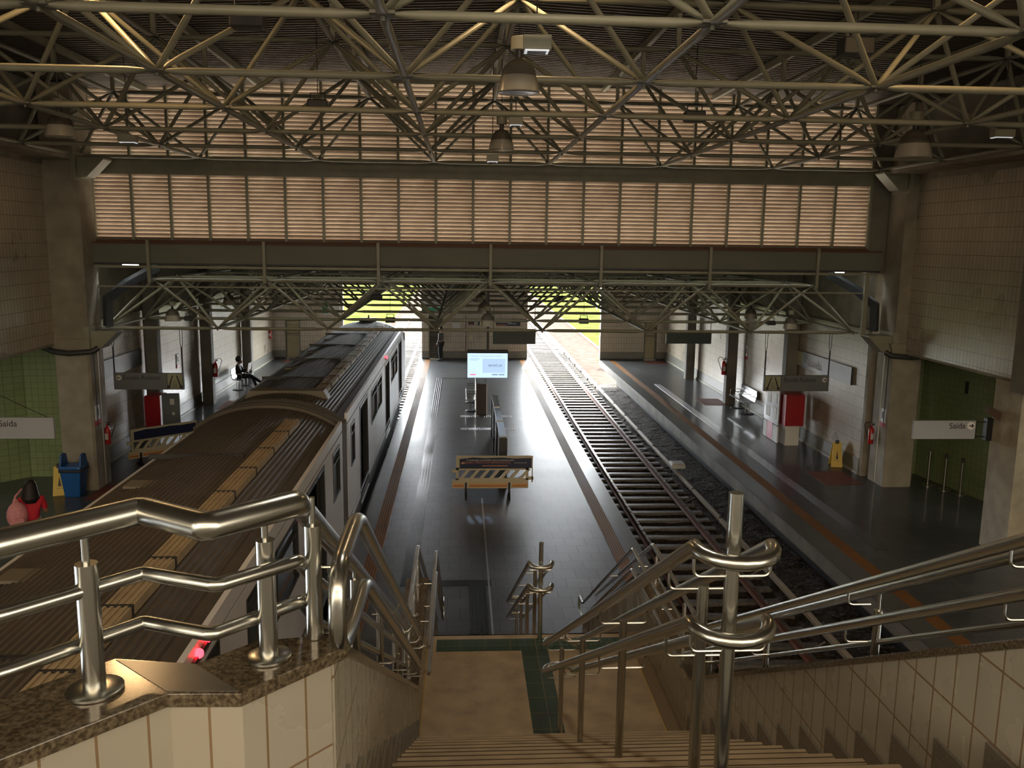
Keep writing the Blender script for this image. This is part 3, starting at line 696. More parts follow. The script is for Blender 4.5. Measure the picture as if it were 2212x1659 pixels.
# tactile tiles on the landing
MB().box(SX0+.10, SX1-.1, LY1-.36, LY1-.11, LZ, LZ+.004, GREENT).build('tactile_band', None, ST)
MB().box(.60, .86, LY0, LY1-.36, LZ, LZ+.004, GREENT).build('tactile_band', None, ST)
bb = MB()
for i in range(34):
    for j in range(4):
        bb.lathe([(.014, 0), (.010, .005), (1e-5, .006)], (SX0+.16+i*.0585, LY1-.33+j*.058, LZ+.004), 8)
bb.build('tactile_studs', mat('stud_green', (.045, .12, .075), .4), ST)['kind'] = 'stuff'
for xa_ in (SX0+.008, SX1-.13): MB().box(xa_, xa_+.01, LY0, LY1, LZ, LZ+.003, mat('joint_yellow', (.55, .40, .16), .6)).build('joint_line', None, ST)
MB().box(SX1-.12, SX1, LY0, LY1, LZ, LZ+.012, mat('skirt_brown', (.24, .18, .12), .5)).build('skirting', None, ST)
# --- right parapet wall (outer face beyond x=1.82)
RW0, RW1 = SX1, SX1+.17
CAPR = [(1.3, 5.05), (2.3, 4.84), (6.23, 2.60), (LY1+.1, 2.60), (LEND+.25, .55), (LEND+.45, .45)]
def stairwall(x0, x1, cap, m, name, lab):
    low = [(cap[-1][0], -.05), (LY1, -.05), (cap[0][0], 3.9)]
    b = MB(); b.prism(cap+[(cap[-1][0], -.02), (LEND-.5, -.02), (LY1, LZ-.6), (LY0, LZ-.6), (cap[0][0], 3.9)], 'x', x0, x1, m)
    return b.build(name, None, ST)
stairwall(RW0, RW1, CAPR, STY, 'parapet_wall', '')
def capstrip(x0, x1, pts, h, name):
    b = MB(); up_ = [(y, z+h) for y, z in pts]; b.prism(pts+up_[::-1], 'x', x0, x1, GRAN); return b.build(name, None, ST, bevel=.004)
capstrip(RW0-.02, RW1+.03, CAPR, .035, 'coping')
# stepped granite skirting on both walls
def skirt(xa, xb_, name):
    for k in range(nU):
        y_ = LY0-TR*k; z0 = LZ+(4.4-LZ)*k/nU; z1 = LZ+(4.4-LZ)*(k+1)/nU
        MB().prism([(y_+.085, z0), (y_+.085, z1+.085), (y_-TR+.085, z1+.085), (y_-TR+.085, z1), (y_, z1), (y_, z0)], 'x', xa, xb_, GRANM).build(name, None, ST)
skirt(SX1-.014, SX1-.001, 'step_skirting')
# --- left parapet wall
CAPL = [(2.14, 4.915), (2.30, 4.84), (6.23, 2.56), (LY1+.15, 2.56), (LEND+.35, .50), (LEND+.5, .42)]
stairwall(SX0-.17, SX0, CAPL, STY, 'parapet_wall', '')
capstrip(SX0-.21, SX0+.012, CAPL, .035, 'coping')
skirt(SX0+.001, SX0+.014, 'step_skirting')
# --- diagonal parapet on the mezzanine with zigzag in plan
PF = [(-2.03, .56), (-.68, 1.905), (-.51, 1.90), (-.29, 2.135)]          # front (viewer side) cap edge
PBk = [(-2.20, .75), (-.865, 2.085), (-.655, 2.05), (-.53, 2.175), (-.33, 2.20)]  # back edge
par = thing('mezzanine_parapet', 'white tiled zigzag parapet with brown granite coping, lower left', 'parapet', (0, 0, 0))
b = MB()
FI = [(-2.00, .60), (-.68, 1.925), (-.512, 1.92), (-.335, 2.12)]
def vface(a, c, z0, z1, m): b.add([(a[0], a[1], z0), (c[0], c[1], z0), (c[0], c[1], z1), (a[0], a[1], z1)], [(0, 1, 2, 3)], m)
BI = [(-2.18, .76), (-.86, 2.065), (-.655, 2.035), (-.52, 2.155), (-.335, 2.16)]
for a, c, m in zip(FI, FI[1:], (STD, STX, STD)): vface(a, c, 3.7, 4.92, m)
for a, c in zip(BI, BI[1:]): vface(a, c, 3.7, 4.92, STX)
vface(FI[0], BI[0], 3.7, 4.92, STX); vface(FI[-1], BI[-1], 3.7, 4.92, STY)
b.add([(x, y, 3.7) for x, y in FI+BI[::-1]], [list(range(9))], STX); b.build('tiled_wall', None, par)
b = MB(); b.prism(PF+PBk[::-1], 'z', 4.915, 4.95, GRAN); b.build('granite_coping', None, par, bevel=.003)
b = MB(); b.prism([(-.683, 1.915), (-.515, 1.91), (-.655, 2.045), (-.86, 2.075)], 'z', 4.9495, 4.9515, mat('coping_grey', (.11, .105, .095), .22, noise=.15)); b.build('grey_coping_piece', None, par)

# ================================================================== HANDRAILS
HS = STEEL
def bend(pts, r=.05, n=4):
    """round the corners of a polyline"""
    P = [Vector(p) for p in pts]; out_ = [P[0]]
    for i in range(1, len(P)-1):
        a, c, e = P[i-1], P[i], P[i+1]; d1 = (a-c); d2 = (e-c); k = min(r, d1.length*.45, d2.length*.45)
        p0 = c+d1.normalized()*k; p1 = c+d2.normalized()*k
        for j in range(n+1):
            t_ = j/n; out_.append(p0*(1-t_)**2+c*2*t_*(1-t_)+p1*t_**2)
    out_.append(P[-1]); return out_
def pipe(name, pts, r, parent, rb=.05, n=16, m=None, nb=4):
    return MB().tube(bend(pts, rb, nb), r, n).build(name, m or HS, parent, smooth=True)
def post(parent, x, y, z0, z1, r=.025, flange=.062, pin=0.0, name='post'):
    o = MB().tube([(x, y, z0), (x, y, z1)], r, 20).build(name, HS, parent, smooth=True)
    if flange: MB().lathe([(flange, 0), (flange, .006), (flange*.9, .009), (r, .010)], (x, y, z0), 28).build('flange', HS, o, smooth=True)
    if pin: MB().tube([(x, y, z1-.01), (x, y, z1+pin)], .0085, 10).build('pin', HS, o, smooth=True)
    return o
# guard rail on the zigzag parapet, continuing down the left stair wall
GR = thing('guard_rail', 'stainless guard rail zigzagging over the brown parapet and down the left stair wall', 'railing', (0, 0, 0))
gx = SX0-.09
def zs(y, h):      # height above the upper flight nosings
    return LZ+(6.45-y)*.559+h
top = [(-2.24, .55, 5.36), (-.965, 1.78, 5.36), (-.752, 2.01, 5.36), (-.565, 1.885, 5.36), (-.40, 2.055, 5.36), (gx-.02, 2.35, zs(2.35, .92)), (gx, 6.25, zs(6.25, .92))]
mid = [(-2.25, .60, 5.20), (-.965, 1.80, 5.20), (-.76, 2.02, 5.20), (-.565, 1.94, 5.20), (-.405, 2.09, 5.20), (gx-.02, 2.4, zs(2.4, .74)), (gx, 6.25, zs(6.25, .74))]
low_ = [(-2.26, .66, 5.05), (-.99, 1.84, 5.05), (-.785, 2.075, 5.05), (-.60, 2.00, 5.05), (-.42, 2.19, 5.05), (gx-.02, 2.5, zs(2.5, .60)), (gx, 6.25, zs(6.25, .60))]
pipe('top_rail', top, .033, GR, .018); pipe('middle_rail', mid, .0175, GR, .014); pipe('lower_rail', low_, .0175, GR, .014)
post(GR, -.85, 1.925, 4.952, 5.262, .0255, .064, .075); post(GR, -.482, 2.075, 4.952, 5.262, .0235, .056, .08); post(GR, -.385, 2.185, 4.952, 5.262, .0225, 0, .075)
for y_ in (3.3, 4.3, 5.3, 6.2): post(GR, gx, y_, zs(y_, .48), zs(y_, .86), .02, .045, .05)
for y_ in (6.7, 7.5, 8.2): post(GR, gx, y_, 2.60, 2.60+.28, .02, .045, .05)
pipe('landing_top_rail', [(gx, 6.25, zs(6.25, .92)), (gx, LY0, 2.98), (gx, LY1, 2.98), (gx, LEND+.2, .98)], .022, GR)
pipe('landing_middle_rail', [(gx, LY0, 2.78), (gx, LY1, 2.78), (gx, LEND+.2, .78)], .016, GR)
# left stair handrail, closed with a vertical bend at its head
LH = thing('handrail', 'stainless double handrail with a closed vertical bend, left side of the upper flight', 'handrail', (0, 0, 0))
hx = SX0+.065-.05
Yh = 2.62
loop = [(hx, 6.35, zs(6.35, .84)), (hx, 2.56, 5.165), (hx, 2.13, 5.155), (hx, 2.11, 4.94), (hx, 2.34, 4.895), (hx, 2.72, 4.885), (hx, 6.35, zs(6.35, .61))]
pipe('rail', loop, .024, LH, .12, 18, nb=10)
for y_ in (3.6, 4.6, 5.5, 6.2):
    for h in (.85, .62):
        z_ = zs(y_, h); MB().tube(arc((hx-.0, y_, z_-.02-.045), .045, PI/2-PI/2, -PI/2, 6, 'xz')+[(hx-.07, y_, z_-.11)], .0055, 8).build('bracket', HS, LH, smooth=True)
MB().tube([(hx-.06, 2.2, 5.14), (hx, 2.2, 5.14)], .005, 8).build('bracket', HS, LH); MB().tube([(hx-.06, 2.25, 4.93), (hx, 2.25, 4.93)], .005, 8).build('bracket', HS, LH)
LH2 = thing('handrail', 'stainless handrail along the landing and lower flight on the left', 'handrail', (0, 0, 0))
hx2 = SX0+.09
for h in (.88, .66):
    pipe('rail', [(hx2, LY0+.05, LZ+h), (hx2, LY1+.02, LZ+h), (hx2, LEND, .02+h), (hx2, LEND+.3, h+.0)], .018, LH2)
for y_ in (6.8, 7.6):
    for h in (.88, .66): MB().tube([(hx2, y_, LZ+h-.02), (hx2, y_, LZ+h-.06), (hx2-.09, y_, LZ+h-.06)], .0055, 8).build('bracket', HS, LH2)
MB().tube([(hx2, LEND+.3, .88), (hx2, LEND+.36, .85), (hx2, LEND+.36, .70), (hx2, LEND+.3, .66)], .018, 10).build('end_bend', HS, LH2, smooth=True)
# centre handrail: pairs of rails on both sides of a row of posts
def centre_rail(label, y0, y1, zf, tall_top, posts, ends, rl=.0225, half=.115, cx=.80):
    t = thing('handrail', label, 'handrail', (0, 0, 0))
    for h in (.80, .565):
        a = [(cx-half, y1, zf(y1)+h), (cx-half, y0+.05, zf(y0)+h)]
        hd = []
        for i in range(13):
            an = PI+PI*i/12; hd.append((cx+half*math.cos(an), y0+.05+half*.9*math.sin(an), zf(y0)+h-.015*math.sin(PI*i/12)))
        path = [(cx-half, y1, zf(y1)+h)]+hd+[(cx+half, y1, zf(y1)+h)]
        if ends:
            tl = []
            for i in range(1, 12):
                an = PI*i/12; tl.append((cx+half*math.cos(an), y1+half*.9*math.sin(an), zf(y1)+h))
            path += tl
            MB().tube(path, rl, 18, closed=True).build('rail_loop', HS, t, smooth=True)
        else: MB().tube(path, rl, 18).build('rail_loop', HS, t, smooth=True)
    for k, y_ in enumerate(posts):
        zb_ = ends[k] if isinstance(ends, list) and k < len(ends) else zf(y_)
        tall = (k == 0 and tall_top)
        o = post(t, cx, y_, zb_, (tall_top if tall else zf(y_)+.80-.05), .022 if tall else .020, 0)
        for h in (.80, .565):
            z_ = zf(y_)+h-.065
            for s_ in (-1, 1):
                MB().tube([(cx, y_, z_)]+bend([(cx+s_*.03, y_, z_), (cx+s_*half, y_, z_), (cx+s_*half, y_, z_+.055)], .045, 5)[1:], .0052, 8).build('bracket', HS, t, smooth=True)
    return t
zU = lambda y: LZ+(6.45-y)*.559-.02
def tread(y):
    k = math.floor((LY0-y)/TR)+1
    return LZ+(4.4-LZ)*max(0, min(nU, k))/nU if y < LY0 else LZ
pu = [2.38, 2.66, 3.95, 5.25, 6.32]
centre_rail('stainless central handrail with a tall post and looped double rails on the upper flight', 2.33, 6.5, zU, 5.285, pu, [tread(y_) for y_ in pu])
zL = lambda y: LZ-max(0, (y-LY1))*(LZ/(nL*TR)) if y > LY1 else LZ
pl = [8.12, 8.75, 9.7, 10.7, 11.5]
def treadL(y):
    return LZ if y < LY1 else max(0, LZ*(1-(math.floor((y-LY1)/TR)+1)/nL))
centre_rail('stainless central handrail with a tall post on the lower flight', 8.10, 11.75, zL, LZ+1.02, pl, [treadL(y_) for y_ in pl])
# right stair handrail and guard
RH = thing('handrail', 'stainless double handrail on the right wall of the upper flight', 'handrail', (0, 0, 0))
rx = SX1-.02
for h in (.85, .665): pipe('rail', [(rx, 1.4, zs(1.4, h)), (rx, 6.35, zs(6.35, h))], .0225, RH)
for y_ in (2.6, 3.7, 4.9, 6.0):
    for h in (.85, .665): MB().tube(bend([(rx, y_, zs(y_, h)-.015), (rx, y_, zs(y_, h)-.08), (rx+.11, y_, zs(y_, h)-.08)], .045, 5), .0055, 8).build('bracket', HS, RH, smooth=True)
RG = thing('guard_rail', 'stainless guard rail on posts along the right stair parapet', 'railing', (0, 0, 0))
gxr = SX1+.13
pipe('top_rail', [(gxr, 1.4, zs(1.4, .84)), (gxr, 6.35, zs(6.35, .84)), (gxr, LY1, 2.98), (gxr, LEND+.1, .98)], .022, RG)
pipe('middle_rail', [(gxr, 1.4, zs(1.4, .58)), (gxr, 6.35, zs(6.35, .58)), (gxr, LY1, 2.74), (gxr, LEND+.1, .74)], .013, RG)
for y_ in (2.2, 3.7, 5.05, 6.2): post(RG, gxr, y_, zs(y_, .40), zs(y_, .74), .02, 0, .09)
for y_ in (7.0, 8.1): post(RG, gxr, y_, 2.63, 2.9, .018, .04, .06)
RH2 = thing('handrail', 'stainless handrail on the right wall of the landing and lower flight', 'handrail', (0, 0, 0))
for h in (.88, .66):
    pipe('rail', [(rx-.05, LY0+.1, LZ+h), (rx-.05, LY1+.05, LZ+h), (rx-.05, LEND, .02+h), (rx-.05, LEND+.3, h)], .018, RH2)
MB().tube([(rx-.05, LEND+.3, .88), (rx-.05, LEND+.36, .85), (rx-.05, LEND+.36, .70), (rx-.05, LEND+.3, .66)], .018, 10).build('end_bend', HS, RH2, smooth=True)
for y_ in (7.0, 8.0, 9.5, 10.8):
    z_ = zL(y_); MB().tube([(rx-.05, y_, z_+.86), (rx-.05, y_, z_+.81), (rx+.04, y_, z_+.81)], .0055, 8).build('bracket', HS, RH2)

# ================================================================== TRAIN
TROOF = bpy.data.materials.new('train_roof'); TROOF.use_nodes = True
n_ = TROOF.node_tree; b_ = n_.nodes['Principled BSDF']; q1 = n_.nodes.new('ShaderNodeTexCoord'); q2 = n_.nodes.new('ShaderNodeTexNoise'); q2.inputs['Scale'].default_value = 3; q3 = n_.nodes.new('ShaderNodeValToRGB')
q3.color_ramp.elements[0].color = (.085, .075, .06, 1); q3.color_ramp.elements[1].color = (.15, .13, .105, 1)
n_.links.new(q1.outputs['Object'], q2.inputs['Vector']); n_.links.new(q2.outputs[0], q3.inputs[0]); n_.links.new(q3.outputs[0], b_.inputs['Base Color']); b_.inputs['Roughness'].default_value = .55; b_.inputs['Metallic'].default_value = .1
TSIDE = mat('train_side', (.84, .85, .88), .36, .05, noise=.05, nscale=1)
TDARK = mat('train_dark', (.03, .03, .032), .4)
TGREY = mat('train_lower', (.22, .23, .25), .4, .3)
SEATG = mat('seat_green', (.015, .20, .09), .45)
LAMPR = mat('red_lamp', (.8, .02, .02), .3, emis=(1, .02, .03), estr=9)
INTW = mat('train_interior', (.55, .52, .36), .5)
TXL, TXR, TXC = -5.12, -2.28, -3.70
def roof_z(x):
    u = abs(x-TXC)/1.42
    return 2.74-.46*u**2.4
def car(label, y0, y1, doors, wins, seats, front):
    t = thing('metro_car', label, 'train car', (TXC, (y0+y1)/2, -1.1))
    o_ = (TXC, (y0+y1)/2, -1.1)
    def L(mb, name, m=None, par=None, **k):
        mb.v = [(x-o_[0], y-o_[1], z-o_[2]) for x, y, z in mb.v] if par is None or par is t else mb.v
        return mb.build(name, m, par or t, **k)
    # side panels with openings, both sides
    def side(x, xi, name):
        b = MB(); cuts = sorted([(a, c, 'd') for a, c in doors]+[(a, c, 'w') for a, c in wins]); y = y0
        lo_, hi_ = min(x, xi), max(x, xi)
        for a, c, k in cuts:
            b.box(lo_, hi_, y, a, -.15, 2.30, TSIDE)
            if k == 'w': b.box(lo_, hi_, a, c, -.15, 1.30, TSIDE); b.box(lo_, hi_, a, c, 2.14, 2.30, TSIDE)
            else: b.box(lo_, hi_, a, c, 2.20, 2.30, TSIDE); b.box(lo_, hi_, a, c, -.15, -.04, TSIDE)
            y = c
        b.box(lo_, hi_, y, y1, -.15, 2.30, TSIDE)
        L(b, name)
    side(TXR, TXR-.05, 'side_wall'); side(TXL, TXL+.05, 'side_wall')
    L(MB().box(TXR-.06, TXR+.0, y0, y1, 2.33, 2.52, TSIDE).box(TXR-.07, TXR-.012, y0, y1, 2.29, 2.34, TDARK), 'cornice')
    L(MB().box(TXL, TXL+.06, y0, y1, 2.24, 2.32, TSIDE), 'cornice')
    L(MB().box(TXR-.03, TXR+.012, y0, y1, .28, .33, STEEL2).box(TXR-.03, TXR+.008, y0, y1, -.12, .16, TGREY), 'lower_trim')
    L(MB().box(TXL+.05, TXR-.05, y0, y1, -.12, -.02, mat('train_floor', (.12, .12, .12), .5)), 'car_floor')
    L(MB().box(TXL+.15, TXR-.15, y0+.3, y1-.3, -.85, -.12, TDARK), 'underframe')
    # roof shell with ribs
    b = MB(); N = 168; vs = []; fs = []
    for i in range(N+1):
        x = TXL+.04+(TXR-TXL-.08)*i/N; z = roof_z(x)+(.024 if i % 4 in (1, 2) else 0)*(1 if .10 < i/N < .93 else 0)
        vs += [(x, y0, z), (x, y1, z), (x, y0, z-.06), (x, y1, z-.06)]
    for i in range(N):
        k = i*4; fs += [(k, k+4, k+5, k+1), (k+2, k+3, k+7, k+6), (k, k+2, k+6, k+4), (k+1, k+5, k+7, k+3)]
    b.add(vs, fs, TROOF); L(b, 'roof')
    # roof walkway
    wx = TXC+.66; b = MB(); y = y0+1.0; ye = y1-.9
    WK = mat('walkway', (.46, .37, .24), .5, noise=.15)
    b.box(wx-.13, wx+.13, y, ye, roof_z(wx)-.02, roof_z(wx)+.075, WK)
    for k in range(4): b.box(wx-.11+k*.062, wx-.085+k*.062, y, ye, roof_z(wx)+.075, roof_z(wx)+.09, WK)
    wk = L(b, 'roof_walkway')
    while y < ye:
        L(MB().box(wx-.14, wx+.14, y-.02, y+.01, roof_z(wx)-.02, roof_z(wx)+.094, TDARK), 'walkway_joint'); y += 1.18
    # roof panels / hatches to the left of the walkway
    for k, yy in enumerate([y0+1.5+3.2*j for j in range(int((y1-y0-2)/3.2))]):
        L(MB().box(TXC-.75, TXC-.25, yy, yy+.32, roof_z(TXC-.5)-.01, roof_z(TXC-.5)+.022, mat('hatch', (.20, .175, .13), .5)), 'roof_hatch')
        L(MB().box(TXC-.95, TXC+.45, yy+1.55, yy+1.60, 2.70, 2.768, TDARK), 'roof_joint')
    if front:
        b = MB(); b.prism([(TXC-.85, 2.62), (TXC+.9, 2.62), (TXC+.8, 2.80), (TXC-.75, 2.80)], 'y', y0+.95, y0+1.3, mat('hatch', (.20, .175, .13))); L(b, 'air_deflector')
    for a, c in wins:
        fr = MB()
        for xw, sg in ((TXR, 1),):
            fr.box(xw-.045, xw+.012, a-.03, a+.025, 1.27, 2.17, TDARK).box(xw-.045, xw+.012, c-.025, c+.03, 1.27, 2.17, TDARK).box(xw-.045, xw+.012, a, c, 1.27, 1.325, TDARK).box(xw-.045, xw+.012, a, c, 2.12, 2.17, TDARK)
            fr.box(xw-.045, xw+.008, a, c, 1.93, 1.955, TDARK)
            if c-a > 1.5: fr.box(xw-.045, xw+.012, (a+c)/2-.05, (a+c)/2+.05, 1.3, 2.15, TDARK)
        f = L(fr, 'window_frame')
        g = MB().box(TXR-.035, TXR-.025, a, c, 1.3, 2.15, GLASSD); g.v = [(x-o_[0], y-o_[1], z-o_[2]) for x, y, z in g.v]
        g.build('glass', None, f)
        fl = MB().box(TXL+.02, TXL+.03, a, c, 1.3, 2.15, GLASSD); L(fl, 'glass')
    for a, c in doors:
        b = MB().box(TXR-.06, TXR+.012, a-.05, a+.02, -.05, 2.25, TDARK).box(TXR-.06, TXR+.012, c-.02, c+.06, -.05, 2.25, TDARK).box(TXR-.06, TXR+.012, a, c, 2.18, 2.25, TDARK).box(TXR-.15, TXR+.03, a, c, -.05, -.01, STEEL2)
        L(b, 'door_frame')
        # sliding leaves parked open behind the side wall
        for ya, yb in ((a, a+.16), (c-.16, c)):
            L(MB().box(TXR-.10, TXR-.065, ya, yb, 0, 2.15, TDARK), 'door_leaf')
        L(MB().box(TXL+.02, TXL+.06, a, c, 0, 2.2, TGREY), 'door_leaf')
    for a in seats:
        b = MB()
        for s_ in (-1, 1):
            b.box(TXC+s_*.9-.38, TXC+s_*.9+.38, a, a+.44, .38, .46, SEATG); b.box(TXC+s_*.9-.38, TXC+s_*.9+.38, a+.42, a+.50, .40, .98, SEATG)
        L(b, 'seat_row')
    for a, c in doors:
        L(MB().tube([(TXR-.75, (a+c)/2, 0), (TXR-.75, (a+c)/2, 2.3)], .018, 8, m=STEEL), 'grab_pole')
    L(MB().box(TXL+.06, TXR-.06, y0+.05, y0+.10, 0, 2.3, INTW).box(TXL+.06, TXR-.06, y0+.05, y1-.05, 2.28, 2.31, INTW), 'interior_lining')
    return t, L, o_
farcar, L, o_ = car('far silver metro car with open doors and dark ribbed roof', 17.25, 34.4,
    [(19.35, 20.95), (25.95, 27.45), (31.6, 33.1)], [(17.75, 18.35), (21.9, 24.8), (28.2, 30.9)], [18.0, 21.6, 22.6, 23.8, 28.2, 29.4], True)
for yy in (26.2,): L(MB().ball((TXR+.02, yy, 2.43), .045, 10, LAMPR).box(TXR-.02, TXR+.03, yy-.1, yy+.1, 2.37, 2.42, TDARK), 'red_marker_lamp')
# rounded cab end beyond the roof edge
b = MB(); vs = []; fs = []; N = 24
for j, (yy, f) in enumerate(((34.4, 1), (34.9, .995), (35.5, .96), (36.0, .86), (36.25, .7))):
    for i in range(N+1):
        x = TXL+.02+(TXR-TXL-.04)*i/N; xx = TXC+(x-TXC)*(.9+.1*f); vs.append((xx, yy, -.1+(roof_z(x)+.1)*f))
    vs += []
for j in range(4):
    for i in range(N): k = j*(N+1)+i; fs.append((k, k+1, k+N+2, k+N+1))
b.add(vs, fs, TSIDE); L(b, 'cab_roof', None, smooth=True)
L(MB().box(TXL+.05, TXR-.05, 34.4, 36.2, -.15, 1.9, TSIDE), 'cab_body')
L(MB().box(TXC-.32, TXC+.32, 34.55, 34.95, 2.72, 2.85, BLACK).tube([(TXC, 34.9, 2.8), (TXC, 35.0, 2.94)], .03, 6, m=BLACK), 'roof_horn_box')
nearcar, L, o_ = car('near silver metro car with brown ribbed roof passing below the parapet', -3.0, 16.45,
    [(12.55, 14.15), (6.1, 7.75), (.5, 2.1)], [(15.2, 16.0), (8.9, 11.75), (3.0, 5.6)], [8.6, 9.6, 10.8, 14.6, 15.4], False)
L(MB().ball((TXR+.02, 7.15, 2.43), .045, 10, LAMPR).ball((TXR+.02, 7.42, 2.43), .03, 10, LAMPR).box(TXR-.02, TXR+.03, 7.0, 7.55, 2.37, 2.42, TDARK), 'red_marker_lamp')
# gangway bellows between the two cars
t = thing('gangway', 'dark bellows connection between the two metro cars', 'train gangway', (TXC, 16.85, 0))
for k in range(5):
    pts = []
    for i in range(17):
        x = TXL+.06+(TXR-TXL-.12)*i/16; pts.append((x-TXC, -.33+.165*k, roof_z(x)+.035+.012*(k % 2)))
    pts = [(pts[0][0], pts[0][1], .1)]+pts+[(pts[-1][0], pts[-1][1], .1)]
    MB().tube(pts, .055, 6).build('bellows_fold', mat('bellows', (.075, .072, .065), .6) if k % 2 else TROOF, t)
b = MB().box(-1.34, 1.34, -.38, .38, 0, 2.35, TDARK); b.build('gangway_core', None, t)

# ================================================================== LAMPS, SPEAKERS, DEVICES
GLOBE = mat('prismatic_glass', (.42, .38, .31), .25, spec=.6, coat=.3)
def bell(zt_attach, z_top, label, loc, s=1.0, white=True, group=None):
    t = thing('pendant_lamp', label, 'lamp', loc, 0, group)
    MB().tube([(0, 0, .36*s), (0, 0, zt_attach-loc[2])], .006, 6).build('cord', DARKP, t)
    MB().lathe([(.085*s, .24*s), (.085*s, .36*s), (.078*s, .365*s)], n=20).build('ballast_box', CREAM if white else TRUSS, t, smooth=True)
    MB().lathe([(.035*s, .15*s), (.035*s, .24*s)], n=10).build('neck', DARKP, t)
    sh = MB().lathe([(.05*s, .16*s), (.10*s, .135*s), (.155*s, .07*s), (.175*s, 0), (.178*s, -.012)], n=26).build('dome', mat('dome_metal', (.13, .115, .09), .45), t, smooth=True)
    MB().lathe([(.175*s, -.005), (.20*s, -.10*s), (.212*s, -.165*s), (.205*s, -.17*s), (.10*s, -.172*s), (1e-4, -.172*s)], n=26).build('glass_shade', GLOBE, t, smooth=True)
    return t
bell(8.9, 7.8, 'large pendant lamp with white ballast box, nearest to the viewer under the roof', (.57, 9.0, 7.62), 1.0)
bell(8.9, 7.8, 'dark bell pendant lamp hanging below a white box in the hall centre', (.66, 14.7, 7.63), 1.0, False)
bell(8.9, 7.8, 'dark bell pendant lamp in the upper left corner by the wall', (-6.1, 14.0, 7.64), 1.05, False)
bell(8.9, 7.8, 'large bell pendant lamp in front of the right wall under the roof', (7.3, 14.0, 7.62), 1.35, False)
for k, yy in enumerate((24.2, 27.0, 30.0, 33.5)):
    bell(4.9, 4, ['nearest of the four bell lamps in the row above the island platform', 'second bell lamp in the row above the island platform', 'third bell lamp in the row above the island platform', 'farthest bell lamp in the row above the island platform'][k], (XC+.02-.02*k, yy, 3.79+.13*k), 1.05, False, 'bell lamps above the island platform')
bell(4.9, 4, 'bell lamp above the left platform, nearest to the fascia beam', (-7.83, 24.0, 3.88), 1.0, False, 'bell lamps above the left platform')
bell(4.9, 4, 'second bell lamp above the left platform', (-7.4, 28.2, 4.0), 1.0, False, 'bell lamps above the left platform')
bell(4.9, 4, 'third bell lamp above the left platform', (-7.2, 31.5, 4.1), 1.0, False, 'bell lamps above the left platform')
bell(5.5, 4, 'bell lamp above the right platform, nearest to the fascia beam', (9.35, 24.0, 3.78), 1.0, False, 'bell lamps above the right platform')
bell(4.9, 4, 'second bell lamp above the right platform', (9.2, 27.0, 3.80), 1.0, False, 'bell lamps above the right platform')
bell(4.9, 4, 'third bell lamp above the right platform', (8.4, 30.984, 4.1), .9, False, 'bell lamps above the right platform')
def floodbox(label, loc, w_=.29, white=True, zt=8.9, tilt=0.0, group=None):
    t = thing('emergency_light', label, 'light', loc, 0, group)
    MB().tube([(0, 0, .1), (0, 0, zt-loc[2])], .007, 6).build('rod', DARKP, t)
    MB().add([(-w_/2, -.10, -.06), (w_/2, -.10, -.06), (w_/2*.85, .10, -.06), (-w_/2*.85, .10, -.06), (-w_/2, -.10, .06), (w_/2, -.10, .06), (w_/2*.85, .10, .07), (-w_/2*.85, .10, .07)], [(0, 1, 2, 3), (4, 5, 6, 7), (0, 1, 5, 4), (1, 2, 6, 5), (2, 3, 7, 6), (3, 0, 4, 7)], TRUSS if white else DARKP).build('housing', None, t, bevel=.006)
    if white:
        MB().box(-w_*.42, w_*.42, -.085, .075, -.072, -.06, mat('diffuser', (.8, .82, .85), .3, emis=(.9, .95, 1), estr=.35)).build('diffuser', None, t)
        MB().box(-w_*.33, w_*.33, -.06, .05, -.078, -.071, DARKP).build('lamp_window', None, t)
    return t
floodbox('grey box light with white rim hanging beside the nearest pendant lamp', (.66, 8.0, 7.71), .25)
floodbox('small white box light just above the second pendant lamp', (.86, 14.2, 7.86), .22)
floodbox('white box light in front of the right wall under the roof', (8.74, 14.0, 7.80), .34)
floodbox('small pale box light hanging under the truss, centre left', (.52, 14.9, 7.35), .2)
floodbox('pale box light seen edge-on at the lower left of the roof truss', (-5.6, 15.392, 7.6), .3)
def speaker(label, loc, s=1.0, zt=8.9, group=None):
    t = thing('loudspeaker', label, 'loudspeaker', loc, 0, group)
    MB().tube([(0, 0, .16*s), (0.0, 0, zt-loc[2])], .006, 6).build('cable', BLACK, t)
    MB().box(-.15*s, .15*s, -.10*s, .10*s, -.10*s, .06*s, DARKP).build('cabinet', None, t, bevel=.02)
    MB().tube([(-.11*s, 0, .05*s), (-.11*s, 0, .16*s), (.11*s, 0, .16*s), (.11*s, 0, .05*s)], .010, 6).build('yoke', DARKP, t)
    return t
speaker('black loudspeaker on a long cable in front of the louvres, left of centre', (-2.21, 14.0, 8.03), 1.0, 9.5)
speaker('large black loudspeaker under the roof near the top left', (-2.42, 10.5, 8.45), 1.25, 9.5)
speaker('black loudspeaker hanging in front of the louvres, right of centre', (3.68, 14.0, 7.98), 1.05, 9.5)
speaker('large black loudspeaker under the roof at the upper right', (5.1, 11.5, 8.55), 1.35, 9.5)
speaker('dark loudspeaker above the train front on the left', (-2.19, 27.0, 3.52), 1.0, 4.9)
speaker('dark loudspeaker hanging in the right track opening', (3.86, 27.0, 3.53), 1.0, 4.9)
speaker('dark loudspeaker under the low truss, left of the platform lamps', (-2.4, 25.0, 4.35), 1.0, 4.9)
speaker('small dark loudspeaker under the low truss above the right track', (3.3, 29.0, 4.1), .9, 4.9)
speaker('black floodlight beside the nearest bell lamp over the left platform', (-7.45, 24.2, 3.78), .8, 4.9)
speaker('black floodlight beside the nearest bell lamp over the right platform', (8.85, 24.2, 3.77), .8, 4.9)

